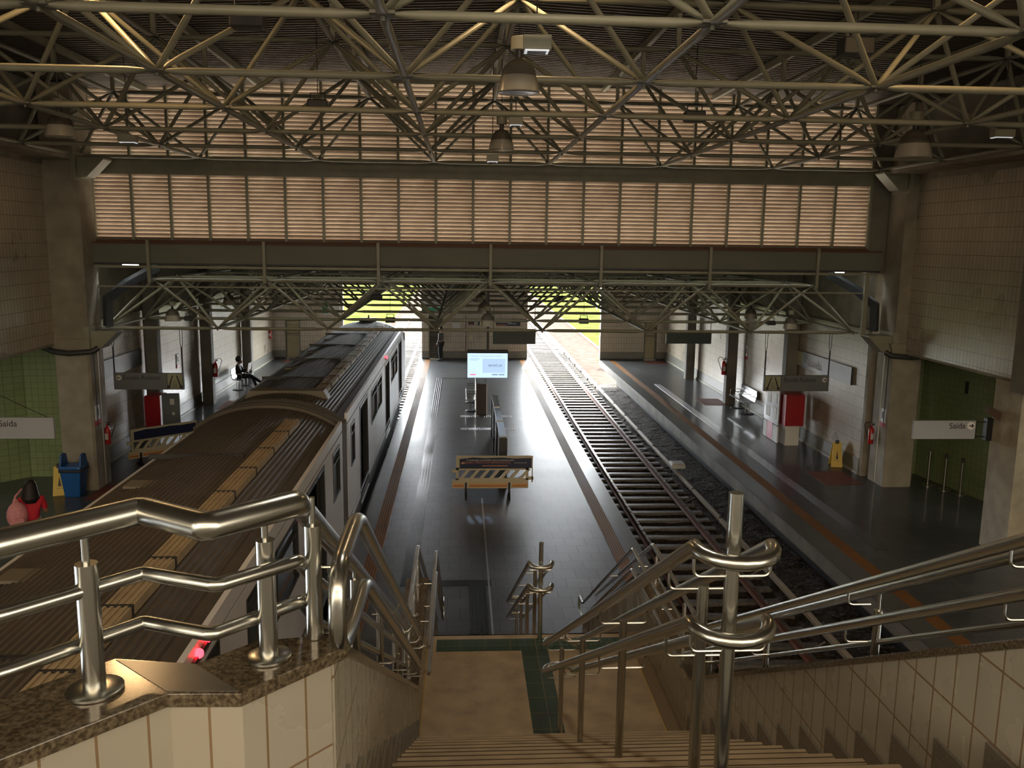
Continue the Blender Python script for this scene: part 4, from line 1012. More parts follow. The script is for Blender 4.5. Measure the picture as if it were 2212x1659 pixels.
# ================================================================== SIGNS
SGN = mat('sign_grey', (.13, .14, .145), .4); SGL = mat('sign_lightgrey', (.40, .43, .47), .4); PIC = mat('sign_cream', (.30, .31, .20), .45)
WH = mat('sign_white', (.62, .62, .6), .45); INK = mat('sign_ink', (.012, .012, .013), .5)
def disc_arrow(parent, c, r, left, white=WH):
    d = MB().tube([(c[0], c[1], c[2]), (c[0], c[1]-.004, c[2])], r, 28, m=white).build('arrow_disc', None, parent)
    s_ = -1 if left else 1; y = c[1]-.006; w_ = r*.13
    b = MB(); b.obox((c[0], y, c[2]), (r*.55, 0, 0), (0, .002, 0), (0, 0, w_), INK)
    tip = Vector((c[0]+s_*r*.62, y, c[2]))
    for q in (-1, 1):
        dv = Vector((-s_, 0, q)).normalized(); n_v = Vector((-dv.z, 0, dv.x))
        b.obox(tip+dv*r*.30, dv*r*.33, (0, .002, 0), n_v*w_, INK)
    b.build('arrow', None, d)
def escalator_sign(label, x0, x1, xp0, xp1, left):
    zb_, zt_ = 2.25, 2.66
    t = thing('hanging_sign', label, 'sign', (x0, 21.5, zb_)); W_ = x1-x0
    MB().box(0, W_, -.04, .04, 0, zt_-zb_, SGN).build('panel', None, t, bevel=.004)
    MB().box(xp0-x0, xp1-x0, -.046, -.04, .02, zt_-zb_-.02, PIC).build('pictogram_plate', None, t)
    cx = (xp0+xp1)/2-x0; h = zt_-zb_; b = MB()
    for s_ in (-1, 1):
        b.add([(cx+s_*.035, -.049, h*.86), (cx+s_*.06, -.049, h*.88), (cx+s_*.16, -.049, h*.2), (cx+s_*.13, -.049, h*.12)], [(0, 1, 2, 3)], INK)
        b.obox((cx+s_*.145, -.049, h*.17), (.035, 0, 0), (0, .001, 0), (0, 0, .035), INK)
    for k in range(5): b.obox((cx, -.049, h*(.15+.09*k)), (.085-.010*k, 0, 0), (0, .001, 0), (0, 0, .004), INK)
    b.build('escalator_pictogram', None, t)
    if left:
        disc_arrow(t, (.13, -.041, h*.72), .062, True); text('Escada Rolante', .165, INK, t, (.225, -.045, h*.60), FACE, scalex=.90)
    else:
        disc_arrow(t, (W_-.12, -.041, h*.72), .062, False); text('Escada Rolante', .165, INK, t, (xp1-x0+.07, -.045, h*.60), FACE, scalex=.84)
    MB().box(xp1-x0-.01 if not left else xp0-x0-.01, xp1-x0+.004 if not left else xp0-x0+.004, -.047, -.04, 0, h, BLACK).build('divider', None, t)
    for xx in (.02, W_-.02): MB().box(xx-.018, xx+.018, -.015, .015, 0, 1.05, BLACK).tube([(xx-.03, 0, 1.48), (xx-.03, 0, 1.15), (xx, 0, 1.0)], .008, 6, m=BLACK).tube([(xx+.03, 0, 1.48), (xx+.03, 0, 1.15), (xx, 0, 1.0)], .008, 6, m=BLACK).build('hanger', None, t)
escalator_sign('hanging grey escalator sign with arrow to the left over the left platform', -8.50, -6.82, -7.21, -6.85, True)
escalator_sign('hanging grey escalator sign with arrow to the right over the right platform', 7.76, 9.47, 7.79, 8.21, False)
t = thing('exit_sign', 'pale hanging exit sign with right arrow, bracketed to the right pillar', 'sign', (8.97, 16.3, 2.20))
MB().box(0, 1.27, -.03, .03, 0, .37, SGL).build('panel', None, t, bevel=.003); text('Saída', .165, INK, t, (.72, -.035, .215), FACE)
disc_arrow(t, (1.17, -.031, .27), .078, False, mat('sign_bright', (.85, .85, .85), .4))
MB().box(1.27, 1.50, -.01, .01, .33, .35, BLACK).box(1.27, 1.50, -.01, .01, .03, .05, BLACK).box(1.27, 1.295, -.02, .02, 0, .37, BLACK).box(1.48, 1.60, -.06, .06, -.03, .42, BLACK).build('bracket', None, t)
t = thing('exit_sign', 'pale hanging exit sign cut by the left edge of the picture', 'sign', (-9.2, 16.3, 2.22))
MB().box(0, 1.61, -.03, .03, 0, .40, SGL).build('panel', None, t, bevel=.003); text('Saída', .165, INK, t, (.615, -.035, .235), FACE)
disc_arrow(t, (.50, -.031, .29), .078, True, MATS['sign_bright'])
MB().tube([(1.5, 0, .4), (.6, 0, .85), (0, 0, 1.1)], .006, 6).build('wire', BLACK, t)
def sign_panel(label, x0, x1, y, z0, z1, m, parts, cat='sign', hang=None):
    t = thing('hanging_sign' if hang else 'wall_sign', label, cat, (x0, y, z0)); MB().box(0, x1-x0, -.03, .03, 0, z1-z0, m).build('panel', None, t, bevel=.003)
    if hang:
        for xx in (.03, x1-x0-.03): MB().box(xx-.01, xx+.01, -.01, .01, z1-z0, hang-z0, BLACK).build('hanger', None, t)
    for p in parts: p(t)
    return t
DTEAL = mat('sign_teal', (.045, .07, .065), .35)
sign_panel('dark teal hanging sign panel behind the monitor, over the right of the island', 1.1, 2.58, 29.654, 2.45, 2.92, DTEAL, [lambda t: MB().box(1.1, 1.115, -.035, -.03, 0, .47, BLACK).build('divider', None, t)], hang=3.75)
sign_panel('dark teal hanging sign panel over the far part of the right platform', 7.15, 8.75, 29.654, 2.50, 2.90, DTEAL, [lambda t: MB().box(.36, .375, -.035, -.03, 0, .4, BLACK).build('divider', None, t)], hang=3.75)
t = thing('wall_sign', 'dark blue notice with pale lettering on the far island wall', 'sign', (.85, YE-.06, 1.72))
MB().box(0, 2.15, -.02, .02, 0, .30, NAVY).build('panel', None, t); MB().box(.75, 1.45, -.026, -.02, .03, .07, ORNG).build('orange_bar', None, t)
MB().box(.8, 1.7, -.026, -.02, .17, .20, WH).build('text_line', None, t); MB().box(1.5, 1.95, -.026, -.02, .10, .13, WH).build('text_line', None, t)
# station name boards along the side walls
def long_board(label, x, y0, y1, z0, z1, side, end_m, name_txt):
    t = thing('station_name_board', label, 'sign', (x, y0, z0))
    b = MB().box(min(0, side*.06), max(0, side*.06), 0, y1-y0, 0, z1-z0, mat('board_slate', (.055, .062, .066), .3)); b.build('panel', None, t)
    return t
t = long_board('long dark board with green end on the left wall behind the escalator sign', XL+.03, 22.25, 25.5, 2.28, 2.76, 1, None, None)
MB().box(.06, .065, .05, .55, .02, .46, mat('board_green', (.10, .24, .06), .5)).build('green_end_plate', None, t)
t = long_board('long dark station name board on the right wall reading Ceilândia', XW-.03, 22.25, 26.1, 2.28, 2.76, -1, None, None)
MB().box(-.065, -.06, 3.35, 3.83, .02, .46, mat('board_cream', (.50, .48, .33), .5)).build('cream_end_plate', None, t)
text('Ceilândia', .36, mat('board_letters', (.42, .38, .34), .5), t, (-.066, 3.22, .10), (PI/2, 0, -PI/2))
# small arrow plates on the green walls
for lab, x, left in (('small black and white arrow plate on the right green wall', 11.35, False), ('small black and white arrow plate on the left green wall by the yellow sign', -9.75, True)):
    t = thing('arrow_plate', lab, 'sign', (x, 21.60, .55))
    MB().box(-.17, .17, 0, .02, -.07, .09, INK).build('plate', None, t)
    s_ = -1 if left else 1
    MB().box(min(-s_*.12, s_*.02), max(-s_*.12, s_*.02), -.004, 0, -.012, .025, WH).add([(s_*.0, -.004, .065), (s_*.13, -.004, .006), (s_*.0, -.004, -.05)], [(0, 1, 2)], WH).build('arrow', None, t)
# ---- hanging monitor
t = thing('hanging_monitor', 'bright white-blue information monitor hanging over the island platform', 'monitor', (.18, 25.0, 2.0))
SCR = mat('screen_glow', (.3, .4, .5), .3, emis=(.50, .68, .95), estr=.95); SCR2 = mat('screen_glow_dim', (.3, .4, .5), .3, emis=(.40, .55, .78), estr=.85)
MB().box(0, 1.20, -.02, .12, 0, .78, BLACK).box(0, 1.2, -.02, .18, .74, .82, BLACK).build('casing', None, t, bevel=.01)
MB().box(.015, 1.185, -.028, -.02, .015, .735, SCR).build('screen', None, t)
MB().box(.45, 1.12, -.033, -.028, .16, .58, SCR2).build('video_window', None, t)
TXT1 = mat('screen_text', (.2, .25, .35), .5, emis=(.25, .34, .5), estr=.6)
text('VERIFIQUE A CONDIÇÃO DE ACESSO', .062, TXT1, t, (.09, -.034, .63), FACE, scalex=.90)
text('METRÔ DF', .085, mat('screen_ink', (.05, .06, .14), .5, emis=(.06, .07, .2), estr=.4), t, (.62, -.036, .345), FACE)
MB().box(.09, .38, -.032, -.028, .565, .575, TXT1).box(.09, .30, -.032, -.028, .53, .54, TXT1).build('text_line', None, t)
for k, (xx, m_) in enumerate(((.09, mat('screen_red', (.5, .1, .15), .5, emis=(.9, .2, .32), estr=.8)), (.73, TXT1), (.93, TXT1))): MB().box(xx, xx+.17, -.034, -.028, .09, .125, m_).build('button_graphic', None, t, bevel=.005)
MB().box(.57, .64, .02, .09, .8, 2.9, BLACK).build('pole', None, t)
t = thing('cable_conduit', 'thin red-brown pipe with small fittings on the far island wall', 'pipe', (.25, YE-.08, 0))
MB().tube([(0, 0, .35), (0, 0, 2.2)], .02, 6).build('pipe', mat('pipe_red', (.16, .03, .03), .5), t); MB().box(.18, .34, -.08, 0, 1.0, 1.25, CREAM).build('wall_box', None, t)
MB().lathe([(.08, 0), (.08, .05)], (0, -.02, 1.25), 12).build('valve', STEEL2, t); MB().box(.12, .42, -.1, 0, 1.78, 1.98, REDM).build('alarm_box', None, t)
tag(MB().box(-.42, -.02, YE-.03, YE, 1.5, 1.83, WH).build('notice'), 'white notice on the far island wall left of the pipe', 'notice')
# ---- far louvred doors (structure)
for k, (x0, x1) in enumerate(((-8.75, -8.0), (9.35, 10.0), (-1.62, -.94))):
    b = MB().box(x0, x0+.06, YE-.02, YE+.12, 0, 2.0, FASCIA).box(x1-.06, x1, YE-.02, YE+.12, 0, 2.0, FASCIA).box(x0, x1, YE-.02, YE+.12, 1.93, 2.0, FASCIA).box(x0, x1, YE-.02, YE+.1, 0, .05, STEEL2)
    b.box(x0, x1, YE+.28, YE+.3, 0, 2.2, CREAM if k < 2 else CONCD)
    if k < 2:
        for j in range(26): b.obox(((x0+x1)/2, YE+.05, .12+j*.069), ((x1-x0)/2-.07, 0, 0), (0, .018, .02), (0, .004, -.003), CREAM)
        b.box(x0+.05, x1-.05, YE-.0, YE+.1, 1.22, 1.28, FASCIA)
    else:
        for j in range(20): b.obox(((x0+x1)/2, YE+.12, .12+j*.1), ((x1-x0)/2-.05, 0, 0), (0, .02, .03), (0, .004, -.003), CONCD)
    o = b.build('door_%d' % (k+1)); struct(o, ['louvred cream door in the far left wall', 'louvred cream door in the far right wall', 'dark louvred doorway in the far island wall'][k], 'door')
tag(MB().box(IL+.15, -1.05, YE-.1, YE-.04, 2.45, 2.62, GRN).box(IL+.15, -1.05, YE-.1, YE-.04, 2.62, 2.95, WH).build('safety_sign'), 'green and white sign above the far island doorway', 'sign')
tag(MB().box(-6.85, -6.0, YE-.1, YE-.04, 2.2, 2.8, WH).box(-6.85, -6.6, YE-.12, YE-.1, 2.3, 2.8, GRN).build('safety_sign'), 'green and white sign on the far wall left of the train', 'sign')

# ================================================================== PLATFORM OBJECTS
def bench(label, loc, rz, seats=3):
    """steel bench; local +x along its length, front faces -y"""
    t = thing('steel_bench', label, 'bench', loc, rz); W_ = seats*.56
    prof = [(-.24, .44), (-.20, .455), (.12, .42), (.17, .45), (.21, .56), (.24, .72), (.235, .86), (.21, .86), (.215, .73), (.185, .575), (.15, .475), (.115, .44), (-.20, .475), (-.245, .46)]
    MB().prism(prof[:6]+prof[6:], 'x', -W_/2, W_/2).build('seat_shell', mat('bench_steel', (.42, .42, .43), .32, .9), t)
    for k in range(seats+1):
        x = -W_/2+k*.56
        MB().tube(bend([(x, -.20, .46), (x, -.20, .66), (x, .16, .66), (x, .20, .60)], .06, 5), .011, 8).build('armrest', STEEL, t, smooth=True)
    for x in (-W_/2+.28, W_/2-.28):
        for yy in (-.07, .07): MB().tube([(x, yy, .02), (x, yy, .44)], .016, 8).build('leg', STEEL2, t)
        MB().lathe([(.25, 0), (.25, .012), (.20, .03), (.03, .035)], (x, 0, 0), 22).build('foot_plate', DARKP, t)
    return t
bench('silver three-seat steel bench against the right wall', (10.18, 30.2, 0), -PI/2, 3)
bench('silver steel bench on the left platform with the seated reader', (-8.78, 34.9, 0), PI/2, 3)
bench('silver bench row facing the train on the island, beside the dark cabinet', (.42, 31.0, 0), -PI/2, 4)
t = thing('service_cabinet', 'dark brown box cabinet standing end-on in the middle of the island', 'cabinet', (.72, 29.6, 0))
MB().box(-.17, .17, 0, 1.5, 0, 1.04, mat('cabinet_brown', (.055, .04, .04), .4)).build('body', None, t); MB().box(-.17, .17, 0, 1.5, 1.04, 1.06, CONCD).build('lid', None, t)
for x in (-.185, .185): MB().box(x-.012, x+.012, -.02, 1.52, 0, 1.08, STEEL2).build('edge_trim', None, t)
t = thing('display_board', 'low slim dark display board with silver top, end-on between cabinet and barrier', 'display board', (1.03, 20.4, 0))
MB().box(-.07, .07, 0, 5.6, .05, 1.28, mat('board_blue', (.025, .04, .05), .12)).build('panel', None, t)
for k, (a, c) in enumerate(((0, 1.7), (1.9, 3.6), (3.8, 5.6))): MB().box(-.085, .085, a, c, 1.28, 1.31, STEEL2).build('top_cap', None, t)
for yy in (.0, 1.8, 3.7, 5.6): MB().box(-.10, .10, yy-.04, yy+.04, 0, 1.27, DARKP).build('upright', None, t)
# plastic road barriers with banner
BAR = mat('barrier_cream', (.52, .47, .34), .5)
def barrier(label, loc, rz, s=1.0, lean=0.0):
    t = thing('plastic_barrier', label, 'barrier', loc, rz); t.scale = (s, s, s)
    b = MB(); W_ = 1.92; x0 = -W_/2
    b.box(x0+.10, W_/2-.02, -.025, .025, .70, 1.0, BAR)                       # banner board
    b.box(x0+.10, W_/2-.12, -.025, .025, .40, .46, BAR); b.box(x0+.10, W_/2-.1, -.025, .025, .66, .72, BAR)
    b.box(x0+.10, x0+.16, -.025, .025, .4, .72, BAR); b.box(W_/2-.18, W_/2-.12, -.025, .025, .4, .72, BAR)
    for k in range(7):
        xa = x0+.16+k*.235; b.prism([(xa, .44), (xa+.085, .44), (xa+.285, .68), (xa+.20, .68)], 'y', -.024, .024, BAR)
    b.box(x0, W_/2-.12, -.03, .03, .22, .42, BAR); b.box(x0, x0+.12, -.02, .02, .60, .68, BAR); b.box(W_/2-.12, W_/2, -.02, .02, .42, .5, BAR); b.box(W_/2-.04, W_/2-.015, -.02, .02, .36, .72, BAR)
    b.build('barrier_frame', None, t)
    MB().prism([(x0+.18, .715), (W_/2-.05, .715), (W_/2-.05, .95), (.5, .94), (.2, .965), (-.2, .95), (x0+.5, .965), (x0+.18, .93)], 'y', -.031, -.026, NAVY).build('banner', None, t)
    for (a, c) in ((x0+.03, x0+.28), (x0+.40, W_/2-.62), (W_/2-.50, W_/2-.15)):
        MB().box(a, c, -.036, -.03, .255, .305, ORNG).box(a, c, -.036, -.03, .315, .36, mat('band_light', (.60, .42, .22), .5)).build('reflective_band', None, t)
    for x in (x0+.33, W_/2-.57):
        f = MB().box(x-.025, x+.025, -.04, .04, -.0, .36, BLACK).build('foot', None, t); MB().prism([(-.28, 0), (.28, 0), (.04, .12), (-.04, .12)], 'x', x-.02, x+.02, BLACK).build('base_bar', None, f)
    return t
t = barrier('cream plastic barrier with blue banner standing across the island platform', (.76, 19.72, 0), 0)
text('O embarque no primeiro carro é exclusivo para', .062, mat('banner_white', (.6, .6, .58), .5), t, (-.62, -.033, .885), FACE, scalex=.92)
text('MULHERES e PESSOAS COM DEFICIÊNCIA (PCD),', .062, mat('banner_orange', (.55, .22, .12), .5), t, (-.72, -.033, .825), FACE, scalex=.86)
text('de acordo com a lei.', .045, MATS['banner_white'], t, (.50, -.033, .825), FACE, scalex=.8)
MB().box(-.25, .35, -.033, -.031, .755, .775, MATS['banner_orange']).build('banner_line', None, t)
for k in range(3): MB().obox((-.74+k*.035, -.032, .83), (.008, 0, .02), (0, .001, 0), (.01, 0, -.004), [ORNG, MATS['banner_white'], ORNG][k]).build('banner_mark', None, t)
barrier('cream barrier with dark banner standing at an angle on the left platform', (-7.95, 23.1, 0), PI*.235, 1.0)
# fire extinguishers
def extinguisher(label, x, y, z, side=1, sc=.8):
    t = thing('fire_extinguisher', label, 'fire extinguisher', (x, y, z)); t.scale = (sc, sc, sc)
    MB().lathe([(.08, 0), (.085, .03), (.085, .45), (.05, .53), (.025, .55), (.025, .60)], n=16).build('cylinder', REDX, t, smooth=True)
    MB().box(-.02, .10, -.015, .015, .60, .63, BLACK).box(-.02, .10, -.015, .015, .66, .68, BLACK).build('valve_handle', None, t)
    MB().tube([(side*.03, 0, .60)]+arc((side*.14, 0, .60), .10, PI if side > 0 else 0, (0 if side > 0 else PI)+(-1 if side > 0 else 1)*.0, 8, 'xz')+[(side*.10, 0, .2)], .012, 6).build('hose', BLACK, t, smooth=True)
    MB().box(-.05, .05, -.090, -.086, .15, .34, WH).build('label_plate', None, t)
    return t
extinguisher('red fire extinguisher with hose on the left big column', -8.52, 20.95, 1.0)
extinguisher('red fire extinguisher with black hose loop on the right big column', 10.47, 21.0, .98, -1)
extinguisher('dark red fire extinguisher on the second left column', -8.81, 31.35, 1.0, 1, .95)
extinguisher('dark red fire extinguisher on the right wall before the bench', 9.87, 31.65, 1.1, -1, .95)
extinguisher('small red extinguisher on the far left corner', -9.29, 42.6, 1.1)
for lab, x, y, z, sg in (('white extinguisher plate with red base on the left big column', -8.59, 20.62, 1.72, 1), ('white extinguisher plate with red base on the right big column', 10.56, 20.65, 1.66, -1), ('white plate on the left wall between the columns', XL+.012, 28.9, 1.85, 1), ('white plate on the right wall above the bench extinguisher', XW-.012, 31.0, 1.95, -1)):
    t = thing('extinguisher_plate', lab, 'sign', (x, y, z), sg*PI/2); MB().box(-.13, .13, -.01, .01, -.05, .30, WH).build('plate', None, t, bevel=.005); MB().box(-.13, .13, -.015, .012, -.17, -.05, REDX).build('red_base', None, t); MB().box(-.03, .03, -.016, -.01, .05, .22, INK).build('symbol', None, t)
# red cabinets with clear panel boards
t = thing('fire_hose_cabinet', 'large red cabinet on the right wall below the escalator sign', 'cabinet', (9.96, 25.15, 0))
MB().box(-.22, .2, -.3, .4, 0, .62, WHITE).build('plinth', None, t)
MB().box(-.30, .27, -.42, .45, .62, 1.56, RED).build('body', None, t, bevel=.006)
t = thing('clear_board', 'clear panel with taped papers standing in front of the right red cabinet', 'notice board', (9.60, 25.7, 0))
CLR = mat('clear_panel', (.42, .42, .43), .12, .2)
MB().box(-.02, .02, -.62, .62, .55, 1.62, CLR).build('panel', None, t, bevel=.006)
for (a, z_, w_, h) in ((-.45, 1.2, .34, .3), (-.45, .72, .3, .35), (.05, 1.15, .3, .34), (.1, .7, .34, .3)): MB().box(-.028, -.02, a, a+w_, z_, z_+h, WH).build('paper', None, t)
MB().box(-.02, .02, -.62, -.2, .02, .52, WH).box(-.02, .02, .3, .62, .02, .52, WH).box(-.02, .02, -.18, .28, .02, .55, mat('magenta_box', (.40, .02, .09), .4)).build('lower_box', None, t)
MB().tube([(0, .66, 0), (0, .66, .65)], .02, 8).build('leg', BLACK, t)
t = thing('fire_hose_cabinet', 'red cabinet on the left wall behind the barrier', 'cabinet', (-8.75, 24.7, .0))
MB().box(-.18, .15, .05, .5, 0, .6, WHITE).build('plinth', None, t)
MB().box(-.22, .22, -.02, .6, .58, 1.50, RED).build('body', None, t, bevel=.006)
t = thing('clear_board', 'grey panel with white labels beside the left red cabinet', 'notice board', (-8.24, 24.72, 0))
MB().box(-.25, .25, -.02, .02, .35, 1.58, GREYP).build('panel', None, t, bevel=.01); MB().box(-.02, .10, -.028, -.02, 1.25, 1.42, WH).build('label_plate', None, t); MB().box(.03, .1, -.028, -.02, .95, 1.03, WH).build('label_plate', None, t)
for xx in (-.2, .2): MB().tube([(xx, 0, 0), (xx, 0, .4)], .015, 6).build('leg', STEEL2, t)
# blue litter bin
t = thing('litter_bin', 'blue plastic litter bin with two upright flaps by the left column', 'litter bin', (-8.95, 20.0, 0))
MB().add([(-.17, -.17, 0), (.17, -.17, 0), (.17, .17, 0), (-.17, .17, 0), (-.23, -.22, .62), (.23, -.22, .62), (.23, .22, .62), (-.23, .22, .62)], [(3, 2, 1, 0), (0, 1, 5, 4), (1, 2, 6, 5), (2, 3, 7, 6), (3, 0, 4, 7), (4, 5, 6, 7)], BLUE).build('body', None, t, bevel=.015)
MB().box(-.25, .25, -.24, .24, .60, .66, BLACK).build('bag_rim', None, t, bevel=.01); MB().box(-.25, .25, -.24, .24, .66, .74, BLUE).build('rim', None, t, bevel=.02)
for s_ in (-1, 1): MB().prism([(-.2, .72), (.2, .72), (.13, .98), (0, 1.02), (-.13, .98)], 'x', s_*.22-.02, s_*.22+.02, BLUE).build('side_flap', None, t, bevel=.01)
MB().ball((.20, -.23, .70), .02, 8, STEEL2).build('clip', None, t)
# yellow wet-floor signs
def floor_sign(label, loc, rz=0):
    t = thing('wet_floor_sign', label, 'floor sign', loc, rz)
    for s_ in (-1, 1):
        b = MB(); b.add([(-.15, s_*.16, .0), (.15, s_*.16, .0), (.11, s_*.02, .66), (-.11, s_*.02, .66), (-.15, s_*.18, .0), (.15, s_*.18, .0), (.11, s_*.04, .66), (-.11, s_*.04, .66)], [(0, 1, 2, 3), (4, 7, 6, 5), (0, 4, 5, 1), (1, 5, 6, 2), (2, 6, 7, 3), (3, 7, 4, 0)], YEL)
        b.build('panel', None, t)
    MB().box(-.05, .05, -.05, .05, .62, .72, BLACK).build('handle', None, t, bevel=.01)
    MB().add([(-.03, -.155, .22), (.03, -.155, .22), (.0, -.10, .44)], [(0, 1, 2)], INK).box(-.07, .07, -.145, -.14, .14, .17, INK).build('warning_print', None, t)
    return t
floor_sign('yellow folding floor sign beside the blue litter bin', (-9.35, 20.15, 0), .3)
floor_sign('yellow folding floor sign at the foot of the right big column', (10.28, 22.5, 0), -.2)
# queue stanchions
for k, (x, y) in enumerate(((11.82, 20.55), (12.02, 20.15), (12.2, 19.75))):
    t = thing('queue_post', ['leftmost of three steel queue posts by the right green wall', 'middle one of three steel queue posts by the right green wall', 'rightmost of three steel queue posts by the right green wall'][k], 'queue post', (x, y, 0), 0, 'queue posts by the right green wall')
    MB().lathe([(.16, 0), (.16, .015), (.10, .03), (.025, .035)], n=22).build('base', STEEL2, t, smooth=True); MB().tube([(0, 0, .03), (0, 0, .88)], .027, 12).build('tube', STEEL2, t, smooth=True)
    MB().lathe([(.035, .80), (.035, .90), (.02, .915)], n=14).build('belt_head', DARKP if k else STEEL2, t, smooth=True)
t = thing('loudspeaker', 'dark loudspeaker horn clamped to the right pillar above the exit sign', 'loudspeaker', (10.52, 16.1, 2.75))
MB().add([(-.22, -.10, .02), (.0, -.14, -.12), (.05, .1, -.1), (-.18, .1, .04), (-.14, -.06, .14), (.06, -.08, .03), (.08, .08, .05), (-.12, .08, .14)], [(0, 1, 2, 3), (4, 5, 6, 7), (0, 1, 5, 4), (1, 2, 6, 5), (2, 3, 7, 6), (3, 0, 4, 7)], mat('horn_brown', (.10, .06, .045), .5)).build('horn', None, t); MB().box(-.02, .06, -.03, .03, -.02, .04, BLACK).build('clamp', None, t)
tag(MB().box(12.28, 12.34, 20.0, 20.1, 2.45, 2.75, BLACK).build('wall_fitting'), 'small black fitting on the right green wall', 'fitting')
# daylight gaps beside the beam ends, imitated by added glowing panels
for k, x in enumerate((-8.05, 9.6)):
    t = thing('roof_lamp', ['lit lamp under the left end of the fascia beam', 'lit lamp under the right end of the fascia beam'][k], 'lamp', (x, 21.75, 5.30))
    MB().box(-.22, .22, -.05, .12, 0, .05, TRUSS).build('housing', None, t); MB().box(-.17, .17, -.04, .1, -.03, 0, mat('lit_lens', (.9, .9, .9), .3, emis=(1, 1, 1), estr=6)).build('lens', None, t)

# ================================================================== PEOPLE
def skinmesh(name, chains, m, parent, sub=2):
    """chains: list of (points, radii); chains starting with an index tuple join the first chain"""
    verts = []; edges = []; rad = []
    for ch in chains:
        base, pts, rs = ch; prev = base
        for p, r in zip(pts, rs):
            verts.append(p); rad.append(r); i = len(verts)-1
            if prev is not None: edges.append((prev, i))
            prev = i
    me = bpy.data.meshes.new(name); me.from_pydata(verts, edges, []); me.update()
    o = bpy.data.objects.new(name, me); COL.objects.link(o); o.parent = parent
    md = o.modifiers.new('skin', 'SKIN'); md.use_smooth_shade = True
    lay = me.skin_vertices[0] if len(me.skin_vertices) else None
    if lay is None:
        bm = bmesh.new(); bm.from_mesh(me); bm.verts.layers.skin.verify(); bm.to_mesh(me); bm.free(); lay = me.skin_vertices[0]
    for i, r in enumerate(rad): lay.data[i].radius = (r, r) if not isinstance(r, tuple) else r; lay.data[i].use_root = (i == 0)
    s_ = o.modifiers.new('sub', 'SUBSURF'); s_.levels = sub; s_.render_levels = sub
    me.materials.append(m); return o
def person(label, loc, rz, J, shirt, trousers, shoes, hairf, sleeves=.5):
    """J: joint dict in local metres, the figure faces +y (local)"""
    t = thing('person', label, 'person', loc, rz)
    V = lambda k: Vector(J[k])
    ch = [(None, [V('pelvis'), V('waist'), V('chest'), V('neck'), V('neck2'), V('head')], [.12, .105, .125, .05, .05, .075])]
    n = 6
    for s_ in 'lr':
        sh, el, wr, hp, kn, an, toe = (V(k+s_) for k in ('sh', 'el', 'wr', 'hp', 'kn', 'an', 'toe'))
        ha = wr+(wr-el).normalized()*.07
        ch.append((2, [sh, el, wr, ha], [.055, .042, .028, .034])); k_hand = n+3; n += 4
        fd = (wr-el).normalized(); sd_ = fd.cross(Vector((0, 0, 1))); sd_ = sd_.normalized() if sd_.length > .1 else Vector((1, 0, 0)); dn = Vector((0, 0, -1))
        for q, ln in ((-1.5, .050), (-.5, .060), (.5, .062), (1.5, .055)):
            a = ha+fd*.02+sd_*q*.015; ch.append((k_hand, [a+fd*.015, a+fd*ln*.7+dn*.008, a+fd*ln+dn*.02], [.0085, .008, .007])); n += 3
        ch.append((k_hand, [ha+sd_*.03-fd*.01, ha+sd_*.045+fd*.03], [.010, .008])); n += 2
        ch.append((0, [hp, kn, an, toe], [.09, .065, .045, .032])); n += 4
    skinmesh('body', ch, SKIN, t)
    h = V('head'); f = (V('face')-h).normalized(); up_ = Vector((0, 0, 1)); sd_ = f.cross(up_).normalized()
    b = MB(); b.ball((h.x, h.y, h.z+.02), (.082, .095, .115), 14, SKIN); b.ball(tuple(h+f*.098+up_*-.005), (.014, .014, .02), 6, SKIN)
    for s_ in (-1, 1): b.ball(tuple(h+sd_*s_*.083+up_*0), (.015, .02, .028), 6, SKIN); b.ball(tuple(h+f*.084+sd_*s_*.033+up_*.02), .010, 6, INK)
    b.ball(tuple(h+f*.088-up_*.045), (.022, .014, .006), 6, mat('lips', (.30, .08, .07), .5)); b.build('head', None, t, smooth=True)
    hairf(t, h, f)
    sc = [(None, [V('pelvis')+Vector((0, 0, .02)), V('waist'), V('chest'), V('neck')-Vector((0, 0, .02))], [.14, .13, .14, .06])]
    for s_ in 'lr':
        sh, el, wr = V('sh'+s_), V('el'+s_), V('wr'+s_)
        e2 = sh.lerp(el, .85) if sleeves < 1 else wr.lerp(el, .08)
        sc.append((2, [sh, e2] if sleeves < 1 else [sh, el, e2], [.066, .056] if sleeves < 1 else [.066, .052, .038]))
    skinmesh('shirt', sc, shirt, t)
    tc_ = [(None, [V('pelvis')], [.135])]
    for s_ in 'lr': tc_.append((0, [V('hp'+s_), V('kn'+s_), V('an'+s_)], [.108, .080, .062]))
    skinmesh('trousers', tc_, trousers, t)
    for s_ in 'lr':
        a = V('an'+s_); to = V('toe'+s_); d = (to-a).normalized(); b = MB().tube([a-d*.05+Vector((0, 0, -.01)), a+Vector((0, 0, -.015)), to-d*.02, to+d*.03], [.045, .052, .042, .025], 10); b.build('shoe', shoes, t, smooth=True)
    return t
def long_hair(t, h, f):
    b = MB(); b.ball(tuple(h-f*.02+Vector((0, 0, .035))), (.108, .112, .125), 14)
    b.tube([h-f*.03+Vector((0, 0, .05)), h-f*.05-Vector((0, 0, .08)), h-f*.06-Vector((0, 0, .18)), h-f*.07-Vector((0, 0, .26))], [.108, .135, .15, .09], 12)
    b.build('hair', HAIR, t, smooth=True)
def short_hair(t, h, f):
    MB().ball(tuple(h-f*.018+Vector((0, 0, .045))), (.094, .104, .102), 14).build('hair', HAIR, t, smooth=True)
